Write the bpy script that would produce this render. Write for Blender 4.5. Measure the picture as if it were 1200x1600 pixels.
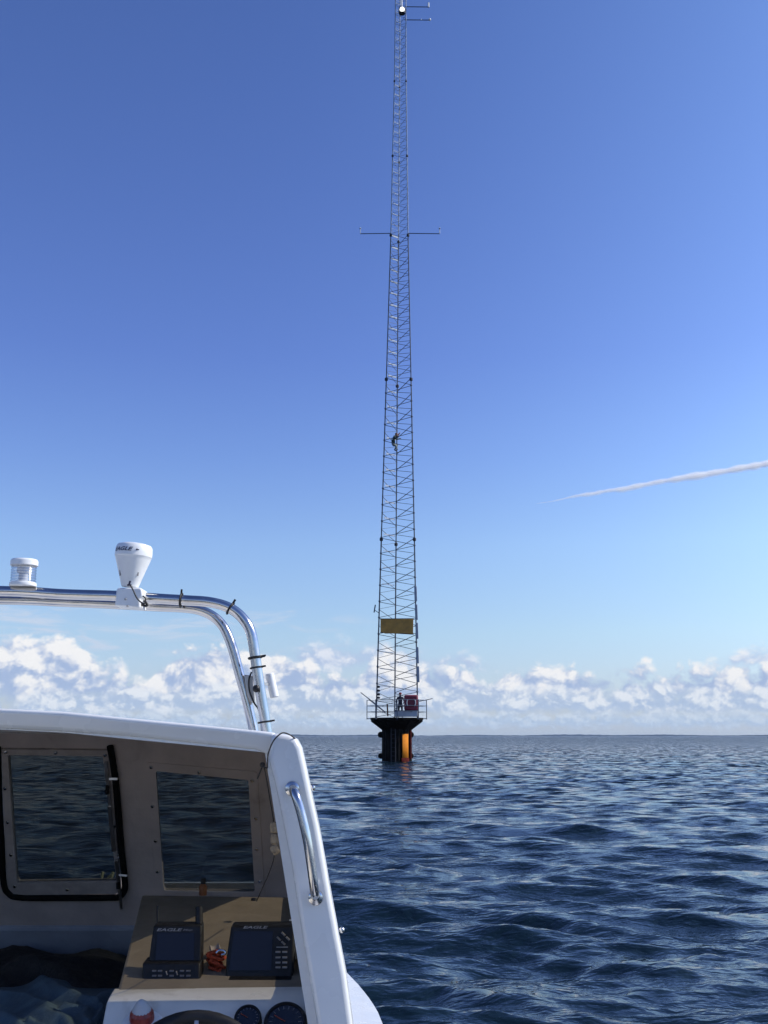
import bpy, bmesh, math, random
import numpy as np
from mathutils import Vector, Matrix
random.seed(4); RNG = np.random.RandomState(7)
R = math.radians
for o in list(bpy.data.objects): bpy.data.objects.remove(o)
SC = bpy.context.scene; COL = SC.collection

# ------------------------------------------------------------------ camera
PITCH = R(11.7); FPX = 1600*38/36.0; CZ = 1.8
cam_d = bpy.data.cameras.new('camera'); cam = bpy.data.objects.new('camera', cam_d); COL.objects.link(cam)
cam_d.sensor_fit = 'VERTICAL'; cam_d.sensor_height = 36; cam_d.lens = 38
cam_d.clip_start = 0.05; cam_d.clip_end = 90000
cam.location = (0, 0, CZ); cam.rotation_euler = (R(90)+PITCH, 0, 0)
SC.camera = cam

# ------------------------------------------------------------------ light
SUN_AZ, SUN_EL = R(86), R(39)       # azimuth from +Y towards +X
SUN = Vector((math.cos(SUN_EL)*math.sin(SUN_AZ), math.cos(SUN_EL)*math.cos(SUN_AZ), math.sin(SUN_EL)))
sl = bpy.data.lights.new('sun', 'SUN'); sl.energy = 4.8; sl.angle = R(0.5); sl.color = (1.0, .955, .88)
so = bpy.data.objects.new('sun', sl); COL.objects.link(so)
so.rotation_euler = SUN.to_track_quat('Z', 'Y').to_euler()
SC.view_settings.view_transform = 'Standard'; SC.view_settings.look = 'None'
SC.view_settings.exposure = 0.0; SC.view_settings.gamma = 1.0; SC.view_settings.use_curve_mapping = False
SC.cycles.volume_bounces = 6
SC.cycles.transparent_max_bounces = 16

# node helper -----------------------------------------------------------
class NT:
    def __init__(s, tree): s.t = tree
    def n(s, typ, **kw):
        nd = s.t.nodes.new(typ)
        for k, v in kw.items(): setattr(nd, k, v)
        return nd
    def put(s, sock, v):
        if hasattr(v, 'is_output') or isinstance(v, bpy.types.NodeSocket): s.t.links.new(v, sock)
        elif isinstance(v, (tuple, list)) and len(v) == 3 and sock.type == 'RGBA': sock.default_value = (*v, 1)
        else: sock.default_value = v
    def m(s, op, a, b=None, c=None, clamp=False):
        nd = s.n('ShaderNodeMath', operation=op, use_clamp=clamp)
        s.put(nd.inputs[0], a)
        if b is not None: s.put(nd.inputs[1], b)
        if c is not None: s.put(nd.inputs[2], c)
        return nd.outputs[0]
    def mix(s, f, a, b, blend='MIX'):
        nd = s.n('ShaderNodeMix', data_type='RGBA', blend_type=blend)
        s.put(nd.inputs[0], f); s.put(nd.inputs[6], a); s.put(nd.inputs[7], b)
        return nd.outputs[2]
    def comb(s, x, y, z=0.0):
        nd = s.n('ShaderNodeCombineXYZ'); s.put(nd.inputs[0], x); s.put(nd.inputs[1], y); s.put(nd.inputs[2], z)
        return nd.outputs[0]
    def noise(s, vec, scale, detail=4, rough=.5, dist=0.0, col=False):
        nd = s.n('ShaderNodeTexNoise'); s.put(nd.inputs['Vector'], vec)
        s.put(nd.inputs['Scale'], scale); s.put(nd.inputs['Detail'], detail)
        s.put(nd.inputs['Roughness'], rough); s.put(nd.inputs['Distortion'], dist)
        return nd.outputs[1 if col else 0]
    def ss(s, x, lo, hi, o0=0.0, o1=1.0):
        nd = s.n('ShaderNodeMapRange', interpolation_type='SMOOTHSTEP')
        s.put(nd.inputs[0], x); s.put(nd.inputs[1], lo); s.put(nd.inputs[2], hi); s.put(nd.inputs[3], o0); s.put(nd.inputs[4], o1)
        return nd.outputs[0]
    def ramp(s, x, stops):
        nd = s.n('ShaderNodeValToRGB'); s.put(nd.inputs[0], x)
        e = nd.color_ramp.elements
        while len(e) < len(stops): e.new(0.5)
        for k, (p, c) in enumerate(stops): e[k].position = p; e[k].color = (*c, 1)
        return nd.outputs[0]

# ------------------------------------------------------------------ world: clear autumn sky over a band of cumulus
W = bpy.data.worlds.new('World'); SC.world = W; W.use_nodes = True
wt = W.node_tree; wt.nodes.clear(); q = NT(wt)
sky = q.n('ShaderNodeTexSky', sky_type='NISHITA', sun_disc=False)
sky.sun_elevation = SUN_EL; sky.sun_rotation = SUN_AZ
sky.air_density = 1.0; sky.dust_density = 0.35; sky.ozone_density = 2.2; sky.altitude = 0
tc = q.n('ShaderNodeTexCoord').outputs['Generated']
sx = q.n('ShaderNodeSeparateXYZ'); q.put(sx.inputs[0], tc)
X_, Y_, Z_ = sx.outputs
EL = q.m('MULTIPLY', q.m('ARCSINE', Z_), 57.2958)
AZ = q.m('MULTIPLY', q.m('ARCTAN2', X_, Y_), 57.2958)
SKYTINT = (1.12, 1.0, 1.22)
skyc = q.mix(1.0, sky.outputs[0], SKYTINT, 'MULTIPLY')
# clear-air brightness by height above the horizon (pale low down, deep blue overhead)
tv = q.ramp(q.m('DIVIDE', EL, 90.0, clamp=True), [(0.0, (.78,.92,1.04)), (.03, (.84,1.00,1.08)), (.058, (.92,1.11,1.08)), (.11, (.95,1.16,1.18)), (.16, (.82,1.03,1.20)), (.22, (.71,.90,1.18)), (.41, (.62,.83,1.09)), (1.0, (.58,.76,.96))])
skyc = q.mix(1.0, skyc, tv, 'MULTIPLY')
# the sky brightens towards the sun's side
azc = q.m('MAXIMUM', q.m('MINIMUM', q.m('ADD', AZ, 10.0), 40.0), 0.0); az2 = q.m('MULTIPLY', q.m('MULTIPLY', azc, azc), q.m('MULTIPLY', q.ss(AZ, 170.0, 110.0), q.ss(EL, 0.0, 16.0, .25, 1.0)))
skyc = q.mix(1.0, skyc, q.comb(q.m('MULTIPLY_ADD', az2, .00058, 1.10), q.m('MULTIPLY_ADD', az2, .00052, 1.10), q.m('MULTIPLY_ADD', az2, .00030, 1.11)), 'MULTIPLY')
WS = 10.0      # radiance values below are given at picture scale and divided by the background strength
def pic(r, g, b): return (r*WS, g*WS, b*WS)
def cloud_layer(under, seed, base, H, fbig, fpuff, soft, lit, shade, thr=.40, azgain=None, edge=.25, opac=1.0, lo=-.26, hi=.42):
    big = q.noise(q.comb(q.m('ADD', AZ, seed*37.0), q.m('MULTIPLY', EL, .35), seed), fbig, 3, .55)
    wn = q.noise(q.comb(AZ, EL, seed), fpuff*1.1, 2, .5, col=True)
    ws = q.n('ShaderNodeSeparateXYZ'); q.put(ws.inputs[0], wn)
    AW = q.m('ADD', q.m('ADD', AZ, seed*11.3), q.m('MULTIPLY', q.m('SUBTRACT', ws.outputs[0], .5), .45/fpuff)); EW = q.m('ADD', EL, q.m('MULTIPLY', q.m('SUBTRACT', ws.outputs[1], .5), .35/fpuff))
    p1 = q.comb(AW, q.m('MULTIPLY', EW, 1.25), seed*3.1)
    dx, dy = .30/fpuff*.35, .42/fpuff*.35
    p2 = q.comb(q.m('ADD', AW, dx), q.m('MULTIPLY', q.m('ADD', EW, dy), 1.25), seed*3.1)
    def puff(p):
        v = q.n('ShaderNodeTexVoronoi', feature='F1', voronoi_dimensions='2D'); q.put(v.inputs['Vector'], p)
        v.inputs['Scale'].default_value = fpuff; v.inputs['Detail'].default_value = 3.0; v.inputs['Lacunarity'].default_value = 2.3; v.inputs['Roughness'].default_value = .5
        fb = q.noise(p, fpuff*1.9, 5, .62)
        return q.m('ADD', q.m('MULTIPLY', q.m('SUBTRACT', .52, v.outputs['Distance']), 1.0), q.m('MULTIPLY', q.m('SUBTRACT', fb, .5), 1.0))
    a = puff(p1); b = puff(p2)
    hh = q.m('MULTIPLY', q.ss(big, thr, thr+.36), H)
    if azgain is not None: hh = q.m('MULTIPLY', hh, azgain)
    rel = q.m('ADD', q.m('SUBTRACT', q.m('ADD', hh, base), EL), q.m('MULTIPLY', a, H*.42))
    mask = q.ss(rel, 0.0, soft*H)
    bot = q.ss(q.m('ADD', q.m('SUBTRACT', EL, base), q.m('MULTIPLY', a, edge*H)), -edge*H*.6, edge*H*.9)
    mask = q.m('MULTIPLY', q.m('MULTIPLY', mask, bot), opac)
    up = q.m('DIVIDE', q.m('SUBTRACT', EL, base), H)
    lightv = q.m('ADD', q.m('MULTIPLY', q.m('SUBTRACT', a, b), .75), q.m('ADD', q.m('MULTIPLY', up, .42), q.m('MULTIPLY', a, .55)))
    c = q.mix(q.ss(lightv, lo, hi), shade, lit)
    return q.mix(mask, under, c)
clear = skyc
leftup = q.ss(AZ, -14.0, 9.0, 1.2, .78)
# thin high streaks on the left
st = q.noise(q.comb(q.m('MULTIPLY', AZ, .35), q.m('MULTIPLY', EL, 1.6), 3.3), .8, 6, .6, .6)
stm = q.m('MULTIPLY', q.m('MULTIPLY', q.ss(st, .50, .70), q.m('MULTIPLY', q.ss(EL, 3.0, 4.6), q.ss(EL, 7.4, 5.6))), q.ss(AZ, 1.0, -5.0, 0.0, .75))
skyc = q.mix(stm, skyc, pic(.60, .68, .83))
LIT = pic(.92, .92, .93); SHD = pic(.38, .49, .72)
skyc = cloud_layer(skyc, 1.7, 3.3, 2.0, .14, .55, .5, pic(.80,.83,.92), pic(.46,.56,.78), thr=.30, azgain=leftup, opac=.85)
skyc = cloud_layer(skyc, 5.3, 1.35, 3.5, .15, .38, .20, LIT, SHD, thr=.16, azgain=leftup)
skyc = cloud_layer(skyc, 9.1, .85, 2.0, .25, .62, .3, pic(.82,.86,.92), pic(.44,.55,.74), thr=.10)
skyc = cloud_layer(skyc, 2.9, .35, 1.1, .35, 1.1, .4, pic(.70,.77,.86), pic(.48,.59,.75), thr=.12)
hz = q.m('POWER', 2.718, q.m('DIVIDE', q.m('ABSOLUTE', EL), -1.0))
skyc = q.mix(q.m('MULTIPLY', hz, .62), skyc, pic(.43, .57, .71))
bg = q.n('ShaderNodeBackground'); q.put(bg.inputs[0], skyc); bg.inputs[1].default_value = 0.1
bg0 = q.n('ShaderNodeBackground'); q.put(bg0.inputs[0], clear); bg0.inputs[1].default_value = 0.1
inband = q.m('MULTIPLY', q.m('LESS_THAN', EL, 8.2), q.m('GREATER_THAN', EL, -2.0))     # the cloud band only needs working out low down
wm = q.n('ShaderNodeMixShader'); q.put(wm.inputs[0], inband); wt.links.new(bg0.outputs[0], wm.inputs[1]); wt.links.new(bg.outputs[0], wm.inputs[2])
ow = q.n('ShaderNodeOutputWorld'); wt.links.new(wm.outputs[0], ow.inputs[0])
W.cycles.sampling_method = 'MANUAL'; W.cycles.sample_map_resolution = 256

# ------------------------------------------------------------------ helpers
def at(px, py, Y):
    "world point at distance Y ahead, seen at photo pixel px, py"
    a = (px-600)/FPX; b = (800-py)/FPX
    d = Vector((a, math.cos(PITCH)-b*math.sin(PITCH), math.sin(PITCH)+b*math.cos(PITCH)))
    return Vector((0, 0, CZ)) + d*(Y/d.y)
def onplane(px, py, p0, n):
    c = Vector((0, 0, CZ)); d = at(px, py, 1.0)-c
    return c + d*((Vector(p0)-c).dot(n)/d.dot(n))
def origin_of(o):
    v = Vector((0, 0, 0))
    while o is not None: v += o.location; o = o.parent
    return v
def tag(o, label=None, cat=None, group=None, kind=None):
    if label: o['label'] = label
    if cat: o['category'] = cat
    if group: o['group'] = group
    if kind: o['kind'] = kind
    return o
def empty(name, loc, label, cat, group=None):
    o = bpy.data.objects.new(name, None); COL.objects.link(o); o.location = loc; o.empty_display_size = .2
    return tag(o, label, cat, group)

class MB:
    def __init__(s): s.v = []; s.f = []
    def add(s, vs, fs):
        k = len(s.v); s.v += [Vector(v) for v in vs]; s.f += [tuple(i+k for i in f) for f in fs]; return s
    def prism(s, poly, off):
        off = Vector(off); n = len(poly); vs = [Vector(p) for p in poly]+[Vector(p)+off for p in poly]
        fs = [tuple(range(n))[::-1], tuple(range(n, 2*n))]+[(i, (i+1) % n, n+(i+1) % n, n+i) for i in range(n)]
        return s.add(vs, fs)
    def box(s, c, sx, sy, sz, ax=None):
        c = Vector(c)
        X, Y, Z = ax if ax else (Vector((1,0,0)), Vector((0,1,0)), Vector((0,0,1)))
        vs = [c+X*(a*sx/2)+Y*(b*sy/2)+Z*(d*sz/2) for a in (-1,1) for b in (-1,1) for d in (-1,1)]
        return s.add(vs, [(0,1,3,2),(4,6,7,5),(0,4,5,1),(2,3,7,6),(0,2,6,4),(1,5,7,3)])
    def bar(s, a, b, w, h=None, side=None):
        a = Vector(a); b = Vector(b); h = h or w; Z = (b-a).normalized()
        u = Vector(side) if side else (Vector((0,0,1)) if abs(Z.z) < .9 else Vector((1,0,0)))
        X = u.cross(Z).normalized(); Y = Z.cross(X)
        return s.box((a+b)/2, w, h, (b-a).length, (X, Y, Z))
    def tube(s, pts, r, n=12, cap=True):
        pts = [Vector(p) for p in pts]; rs = r if isinstance(r, (list, tuple)) else [r]*len(pts)
        T = [(pts[min(i+1, len(pts)-1)]-pts[max(i-1, 0)]).normalized() for i in range(len(pts))]
        u = Vector((0,0,1)) if abs(T[0].z) < .9 else Vector((0,1,0))
        nrm = (u-T[0]*u.dot(T[0])).normalized(); k0 = len(s.v)
        for i, p in enumerate(pts):
            nrm = (nrm-T[i]*nrm.dot(T[i])).normalized(); bn = T[i].cross(nrm)
            for j in range(n):
                a = 2*math.pi*j/n; s.v.append(p+(nrm*math.cos(a)+bn*math.sin(a))*rs[i])
        for i in range(len(pts)-1):
            for j in range(n):
                a = k0+i*n+j; b = k0+i*n+(j+1) % n; s.f.append((a, b, b+n, a+n))
        if cap:
            s.f.append(tuple(k0+j for j in range(n))[::-1]); s.f.append(tuple(k0+(len(pts)-1)*n+j for j in range(n)))
        return s
    def lathe(s, prof, o, axis=(0,0,1), n=32, u=None):
        "prof: (radius, height) pairs from the bottom up along axis"
        o = Vector(o); A = Vector(axis).normalized()
        u = Vector(u) if u else (Vector((1,0,0)) if abs(A.x) < .8 else Vector((0,1,0)))
        X = (u-A*u.dot(A)).normalized(); Y = A.cross(X); k0 = len(s.v)
        for (r, h) in prof:
            for j in range(n):
                a = 2*math.pi*j/n; s.v.append(o+A*h+(X*math.cos(a)+Y*math.sin(a))*max(r, 1e-5))
        for i in range(len(prof)-1):
            for j in range(n):
                a = k0+i*n+j; b = k0+i*n+(j+1) % n; s.f.append((a, b, b+n, a+n))
        s.f.append(tuple(k0+j for j in range(n))[::-1]); s.f.append(tuple(k0+(len(prof)-1)*n+j for j in range(n)))
        return s
    def ball(s, c, r, n=10, sc=(1,1,1)):
        c = Vector(c); k0 = len(s.v); m = n//2+1
        for i in range(m+1):
            t = math.pi*i/m
            for j in range(n):
                a = 2*math.pi*j/n
                s.v.append(c+Vector((r*sc[0]*math.sin(t)*math.cos(a), r*sc[1]*math.sin(t)*math.sin(a), r*sc[2]*math.cos(t))))
        for i in range(m):
            for j in range(n):
                a = k0+i*n+j; b = k0+i*n+(j+1) % n; s.f.append((a, a+n, b+n, b))
        return s
    def build(s, name, mat, parent=None, smooth=True, bevel=0, seg=2, label=None, sharp=35):
        O = origin_of(parent) if parent is not None else Vector((0,0,0))
        me = bpy.data.meshes.new(name); me.from_pydata([v-O for v in s.v], [], s.f)
        bm = bmesh.new(); bm.from_mesh(me); bmesh.ops.remove_doubles(bm, verts=bm.verts, dist=2e-6)
        bmesh.ops.recalc_face_normals(bm, faces=bm.faces); bm.to_mesh(me); bm.free()
        o = bpy.data.objects.new(name, me); COL.objects.link(o); me.materials.append(mat)
        if parent is not None: o.parent = parent
        if smooth:
            me.polygons.foreach_set('use_smooth', [True]*len(me.polygons)); me.set_sharp_from_angle(angle=R(sharp))
        if bevel:
            b = o.modifiers.new('bevel', 'BEVEL'); b.width = bevel; b.segments = seg; b.limit_method = 'ANGLE'; b.angle_limit = R(40); b.harden_normals = False
        if label: o['label'] = label
        return o
def spline(pts, n=10):
    pts = [Vector(p) for p in pts]; P = [pts[0]*2-pts[1]]+pts+[pts[-1]*2-pts[-2]]; out = []
    for i in range(1, len(P)-2):
        for k in range(n):
            t = k/n; a, b, c, d = P[i-1:i+3]
            out.append(.5*((2*b)+(c-a)*t+(2*a-5*b+4*c-d)*t*t+(3*b-a-3*c+d)*t*t*t))
    out.append(pts[-1]); return out

def mat(name, col, rough=.5, metal=0.0, spec=.5, var=.0, vscale=6.0, bump=0.0, bscale=60.0, coat=0.0, dirt=None, dscale=3.0, dthr=(.55,.75)):
    m = bpy.data.materials.new(name); m.use_nodes = True; t = NT(m.node_tree)
    b = m.node_tree.nodes['Principled BSDF']
    b.inputs['Roughness'].default_value = rough; b.inputs['Metallic'].default_value = metal
    b.inputs['Specular IOR Level'].default_value = spec; b.inputs['Coat Weight'].default_value = coat
    tcn = t.n('ShaderNodeTexCoord').outputs['Object']; c = None
    if var:
        nz = t.noise(tcn, vscale, 5, .6)
        c = t.mix(t.ss(nz, .3, .7), tuple(x*(1-var) for x in col), tuple(min(1, x*(1+var)) for x in col))
    if dirt:
        nz = t.noise(tcn, dscale, 7, .65, .8)
        c = t.mix(t.m('MULTIPLY', t.ss(nz, dthr[0], dthr[1]), .8), c if c is not None else col, dirt)
    if c is None: b.inputs['Base Color'].default_value = (*col, 1)
    else: t.put(b.inputs['Base Color'], c)
    if bump:
        bn = t.n('ShaderNodeBump'); bn.inputs['Strength'].default_value = 1.0; bn.inputs['Distance'].default_value = bump
        t.put(bn.inputs['Height'], t.noise(tcn, bscale, 4, .6)); t.put(b.inputs['Normal'], bn.outputs[0])
        t.put(b.inputs['Roughness'], t.ss(t.noise(tcn, vscale*2.2, 5), .3, .7, max(0, rough-.08), rough+.1))
    return m
M = {}
M['gelcoat'] = mat('white_gelcoat', (.72,.73,.72), .24, var=.03, vscale=5, bump=.0004, bscale=14, coat=.3, dirt=(.62,.60,.54), dscale=9, dthr=(.62,.85))
M['inner'] = mat('cream_liner', (.45,.375,.335), .6, var=.10, vscale=9, bump=.001, bscale=70, dirt=(.30,.24,.20), dscale=6)
M['liner_low'] = mat('grey_liner', (.26,.28,.32), .7, var=.12, vscale=9, bump=.001, bscale=90)
M['dash'] = mat('tan_dash', (.205,.17,.125), .7, var=.08, vscale=11, bump=.0006, bscale=200, dirt=(.18,.14,.10), dscale=7)
M['pod'] = mat('cream_pod', (.66,.64,.58), .35, var=.05, vscale=10, bump=.0003, bscale=60, dirt=(.42,.39,.33), dscale=8)
M['steel'] = mat('polished_steel', (.56,.545,.53), .16, 1.0, var=.08, vscale=18, bump=.0003, bscale=30)
M['alu'] = mat('aluminium', (.50,.47,.44), .4, 1.0, var=.12, vscale=20)
M['frame'] = mat('bronze_frame', (.36,.31,.28), .5, var=.15, vscale=20, bump=.0005, bscale=90)
M['rubber'] = mat('black_rubber', (.008,.008,.008), .8, spec=.1, var=.3, vscale=30)
M['black'] = mat('black_plastic', (.012,.012,.013), .45, spec=.3, var=.25, vscale=30, bump=.0003, bscale=400)
M['screen'] = mat('lcd_screen', (.017,.020,.030), .25, spec=.3)
M['print'] = mat('silver_print', (.24,.24,.25), .6)
M['keys'] = mat('grey_keys', (.13,.13,.14), .6)
M['ink'] = mat('dark_print', (.02,.02,.05), .6)
M['white_plastic'] = mat('white_plastic', (.78,.79,.78), .35, var=.03, vscale=30, bump=.0002, bscale=60, dirt=(.6,.58,.5), dscale=25, dthr=(.6,.85))
M['slot'] = mat('slot_grey', (.25,.25,.25), .7)
M['cable'] = mat('black_cable', (.01,.01,.01), .6)
M['cord'] = mat('thin_cord', (.05,.045,.04), .9)
M['cork'] = mat('cork', (.36,.27,.17), .9, var=.3, vscale=90, bump=.002, bscale=150)
M['jacket'] = mat('blue_jacket', (.050,.090,.120), .75, var=.25, vscale=14, bump=.002, bscale=160)
M['bag'] = mat('black_bag', (.012,.012,.013), .8, var=.3, vscale=20, bump=.004, bscale=80)
M['red'] = mat('red_plastic', (.20,.02,.015), .35, var=.3, vscale=70)
M['orange'] = mat('orange_rope', (.42,.055,.015), .7, var=.25, vscale=90, bump=.002, bscale=220)
M['amber'] = mat('amber_plastic', (.22,.08,.03), .35)
M['gauge'] = mat('gauge_face', (.012,.014,.02), .2, spec=.6)
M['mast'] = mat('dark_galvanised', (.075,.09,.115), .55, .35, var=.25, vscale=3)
M['mast_pale'] = mat('pale_galvanised', (.24,.28,.33), .55, .35, var=.2, vscale=3)  # paler tone for the upper mast sections
M['panel'] = mat('pale_panel', (.30,.33,.38), .5, var=.1, vscale=3)
M['galv'] = mat('bright_galvanised', (.50,.57,.66), .5, var=.1, vscale=4)
M['flange'] = mat('dark_bolted_flange', (.02,.022,.03), .7)
M['board'] = mat('ochre_board', (.50,.25,.045), .7, var=.15, vscale=2, dirt=(.28,.15,.05), dscale=1.5)
M['navy'] = mat('weathered_steel', (.10,.12,.16), .6, .3, var=.2, vscale=2)
M['pile'] = mat('black_pile', (.010,.009,.008), .85, spec=.12, var=.4, vscale=2, bump=.01, bscale=8, dirt=(.025,.014,.010), dscale=1.2)
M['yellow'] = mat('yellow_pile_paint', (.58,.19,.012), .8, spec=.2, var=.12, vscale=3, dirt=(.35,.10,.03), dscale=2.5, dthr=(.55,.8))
M['rust'] = mat('red_rust', (.07,.008,.006), .9, spec=.15, var=.3, vscale=4)
M['redcase'] = mat('red_case', (.17,.012,.03), .5, var=.15, vscale=3)
M['greybox'] = mat('grey_cabinet', (.40,.42,.45), .6, var=.1, vscale=3)
M['skin'] = mat('skin', (.45,.24,.16), .6)
M['darkcloth'] = mat('dark_green_clothes', (.03,.05,.05), .9, var=.3, vscale=5)
M['trouser'] = mat('grey_trousers', (.20,.22,.21), .9, var=.3, vscale=5)
M['navycloth'] = mat('navy_clothes', (.02,.025,.05), .9, var=.3, vscale=5)
M['helmet'] = mat('red_helmet', (.30,.04,.03), .4)

def glass(name, tint, gloss=.08, rough=.02, scratch=0.0):
    m = bpy.data.materials.new(name); m.use_nodes = True; t = m.node_tree; t.nodes.clear(); g = NT(t)
    tr = g.n('ShaderNodeBsdfTransparent'); tr.inputs[0].default_value = (*tint, 1)
    gl = g.n('ShaderNodeBsdfGlossy'); gl.inputs['Roughness'].default_value = rough; gl.inputs[0].default_value = (.8,.8,.8,1)
    mx = g.n('ShaderNodeMixShader'); mx.inputs[0].default_value = gloss
    t.links.new(tr.outputs[0], mx.inputs[1]); t.links.new(gl.outputs[0], mx.inputs[2])
    o = g.n('ShaderNodeOutputMaterial'); out = mx.outputs[0]
    if scratch:
        df = g.n('ShaderNodeBsdfDiffuse'); df.inputs[0].default_value = (.5,.48,.42,1); m2 = g.n('ShaderNodeMixShader')
        nz = g.noise(g.n('ShaderNodeTexCoord').outputs['Object'], 9, 6, .7, 1.0); g.put(m2.inputs[0], g.ss(nz, .3, .75, scratch*.5, scratch*1.7))
        t.links.new(out, m2.inputs[1]); t.links.new(df.outputs[0], m2.inputs[2]); out = m2.outputs[0]
    t.links.new(out, o.inputs[0]); return m
M['pane'] = glass('smoked_pane', (.31,.325,.32), .03, scratch=.07)
M['lens'] = glass('clear_lens', (.80,.82,.86), .22, .12)

# ------------------------------------------------------------------ water: one sheet to the horizon, finer near the boat
def build_water():
    def radii(r0, r1, k, mn):
        out = [r0]
        while out[-1] < r1: out.append(out[-1]+max(mn, out[-1]*k))
        return out
    rs = np.array([0.0]+radii(1.5, 260, .0062, .035)+radii(266, 40000, .06, 1)[0:])
    fine = np.linspace(-27, 25, 900); a2 = np.linspace(25, 333, 90)[1:-1]
    az = np.radians(np.concatenate([fine, a2])); nA = len(az); nR = len(rs)
    daz = np.gradient(np.unwrap(np.concatenate([az, [az[0]+2*np.pi]])))[:-1]
    rr, aa = np.meshgrid(rs, az, indexing='ij'); dd = np.meshgrid(rs, np.abs(daz), indexing='ij')[1]
    X = rr*np.sin(aa); Y = rr*np.cos(aa)
    dr = np.gradient(rs)[:, None]*np.ones_like(rr); dt = rr*dd
    sp = np.maximum(dr, dt*.8)
    Z = np.zeros_like(X); DX = np.zeros_like(X); DY = np.zeros_like(X)
    lams = np.concatenate([np.geomspace(4.2, 2.0, 16), np.geomspace(2.0, .62, 46), np.geomspace(.62, .18, 52)])
    for L in lams:
        L *= RNG.uniform(.93, 1.07); k = 2*np.pi/L
        th = R(200)+RNG.normal(0, .30 if L > 2.0 else (.42 if L > .6 else .6))       # travel direction, roughly towards the boat
        kx, ky = np.sin(th), np.cos(th)
        amp = (.0036*L**.95 if L > 2.2 else .0043*L**1.0)*RNG.uniform(.5, 1.3)*(1.15 if L < .9 else 1)
        ph = RNG.uniform(0, 2*np.pi); P = k*(kx*X+ky*Y)+ph
        fade = np.clip((L/sp-2.2)/2.5, 0, 1)
        s, c = np.sin(P), np.cos(P)
        Z += amp*fade*s; q_ = .62*amp*fade*c
        DX += q_*kx; DY += q_*ky
    # gentle gusty variation of the chop
    g = 1+.28*np.sin(X*.11+Y*.05+1)*np.sin(Y*.13-X*.04)+.15*np.sin(X*.31+2)*np.sin(Y*.23)
    Z *= g; X = X+DX; Y = Y+DY
    vs = np.stack([X, Y, Z], -1).reshape(-1, 3).astype(np.float32)
    i = np.arange(nR-1)[:, None]; j = np.arange(nA)[None, :]; j2 = (j+1) % nA
    F = np.stack([i*nA+j, i*nA+j2, (i+1)*nA+j2, (i+1)*nA+j], -1).reshape(-1, 4)
    me = bpy.data.meshes.new('water'); me.vertices.add(len(vs)); me.vertices.foreach_set('co', vs.ravel())
    me.loops.add(F.size); me.loops.foreach_set('vertex_index', F.ravel().astype(np.int32))
    me.polygons.add(len(F)); me.polygons.foreach_set('loop_start', np.arange(0, F.size, 4, dtype=np.int32))
    me.polygons.foreach_set('loop_total', np.full(len(F), 4, np.int32))
    me.polygons.foreach_set('use_smooth', np.ones(len(F), bool)); me.update(); me.flip_normals()
    o = bpy.data.objects.new('water', me); COL.objects.link(o); tag(o, kind='structure')
    m = bpy.data.materials.new('lake_water'); m.use_nodes = True; t = NT(m.node_tree); b = m.node_tree.nodes['Principled BSDF']
    b.inputs['Base Color'].default_value = (.005, .014, .022, 1); b.inputs['Roughness'].default_value = .06; b.inputs['IOR'].default_value = 1.333
    p = t.n('ShaderNodeTexCoord').outputs['Object']
    mp = t.n('ShaderNodeMapping'); t.put(mp.inputs[0], p); mp.inputs['Rotation'].default_value = (0, 0, R(-18)); mp.inputs['Scale'].default_value = (.55, 1, 1)
    n1 = t.noise(mp.outputs[0], 5.5, 3, .55, .4); n2 = t.noise(mp.outputs[0], 1.1, 4, .55, .5); n3 = t.noise(mp.outputs[0], .32, 3, .5, .3)
    n0 = t.noise(mp.outputs[0], 15.0, 2, .5)
    n1 = t.m('MULTIPLY_ADD', n0, .28, n1)
    h = t.m('ADD', t.m('MULTIPLY', n1, .054), t.m('ADD', t.m('MULTIPLY', n2, .10), t.m('MULTIPLY', n3, .30)))
    bn = t.n('ShaderNodeBump'); bn.inputs['Distance'].default_value = 1.0; bn.inputs['Strength'].default_value = .75
    t.put(bn.inputs['Height'], h)
    # waves too small for the sheet's faces tilt the surface at random; the farther out the coarser the sheet, the more of them
    r0 = t.n('ShaderNodeVectorMath', operation='LENGTH'); t.put(r0.inputs[0], p)
    k = t.ss(t.m('LOGARITHM', t.m('MAXIMUM', r0.outputs['Value'], 1.0), 10.0), .9, 2.2, .20, 2.6)
    nc = t.noise(mp.outputs[0], 3.1, 2, .5, col=True)
    v1 = t.n('ShaderNodeVectorMath', operation='SUBTRACT'); t.put(v1.inputs[0], nc); v1.inputs[1].default_value = (.5,.5,.5)
    v2 = t.n('ShaderNodeVectorMath', operation='MULTIPLY'); t.put(v2.inputs[0], v1.outputs[0]); v2.inputs[1].default_value = (1,1.3,0)
    v3 = t.n('ShaderNodeVectorMath', operation='SCALE'); t.put(v3.inputs[0], v2.outputs[0]); t.put(v3.inputs['Scale'], k)
    v4 = t.n('ShaderNodeVectorMath', operation='ADD'); t.put(v4.inputs[0], bn.outputs[0]); t.put(v4.inputs[1], v3.outputs[0])
    # the wave faces one can see far out are those turned towards the boat
    rn = t.n('ShaderNodeVectorMath', operation='NORMALIZE'); t.put(rn.inputs[0], p)
    rb_ = t.n('ShaderNodeVectorMath', operation='SCALE'); t.put(rb_.inputs[0], rn.outputs[0]); t.put(rb_.inputs['Scale'], t.m('MULTIPLY', t.ss(t.m('LOGARITHM', t.m('MAXIMUM', r0.outputs['Value'], 1.0), 10.0), 1.25, 2.9), -.25))
    v6 = t.n('ShaderNodeVectorMath', operation='ADD'); t.put(v6.inputs[0], v4.outputs[0]); t.put(v6.inputs[1], rb_.outputs[0])
    v5 = t.n('ShaderNodeVectorMath', operation='NORMALIZE'); t.put(v5.inputs[0], v6.outputs[0])
    t.put(b.inputs['Normal'], v5.outputs[0])
    me.materials.append(m)
build_water()

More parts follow.
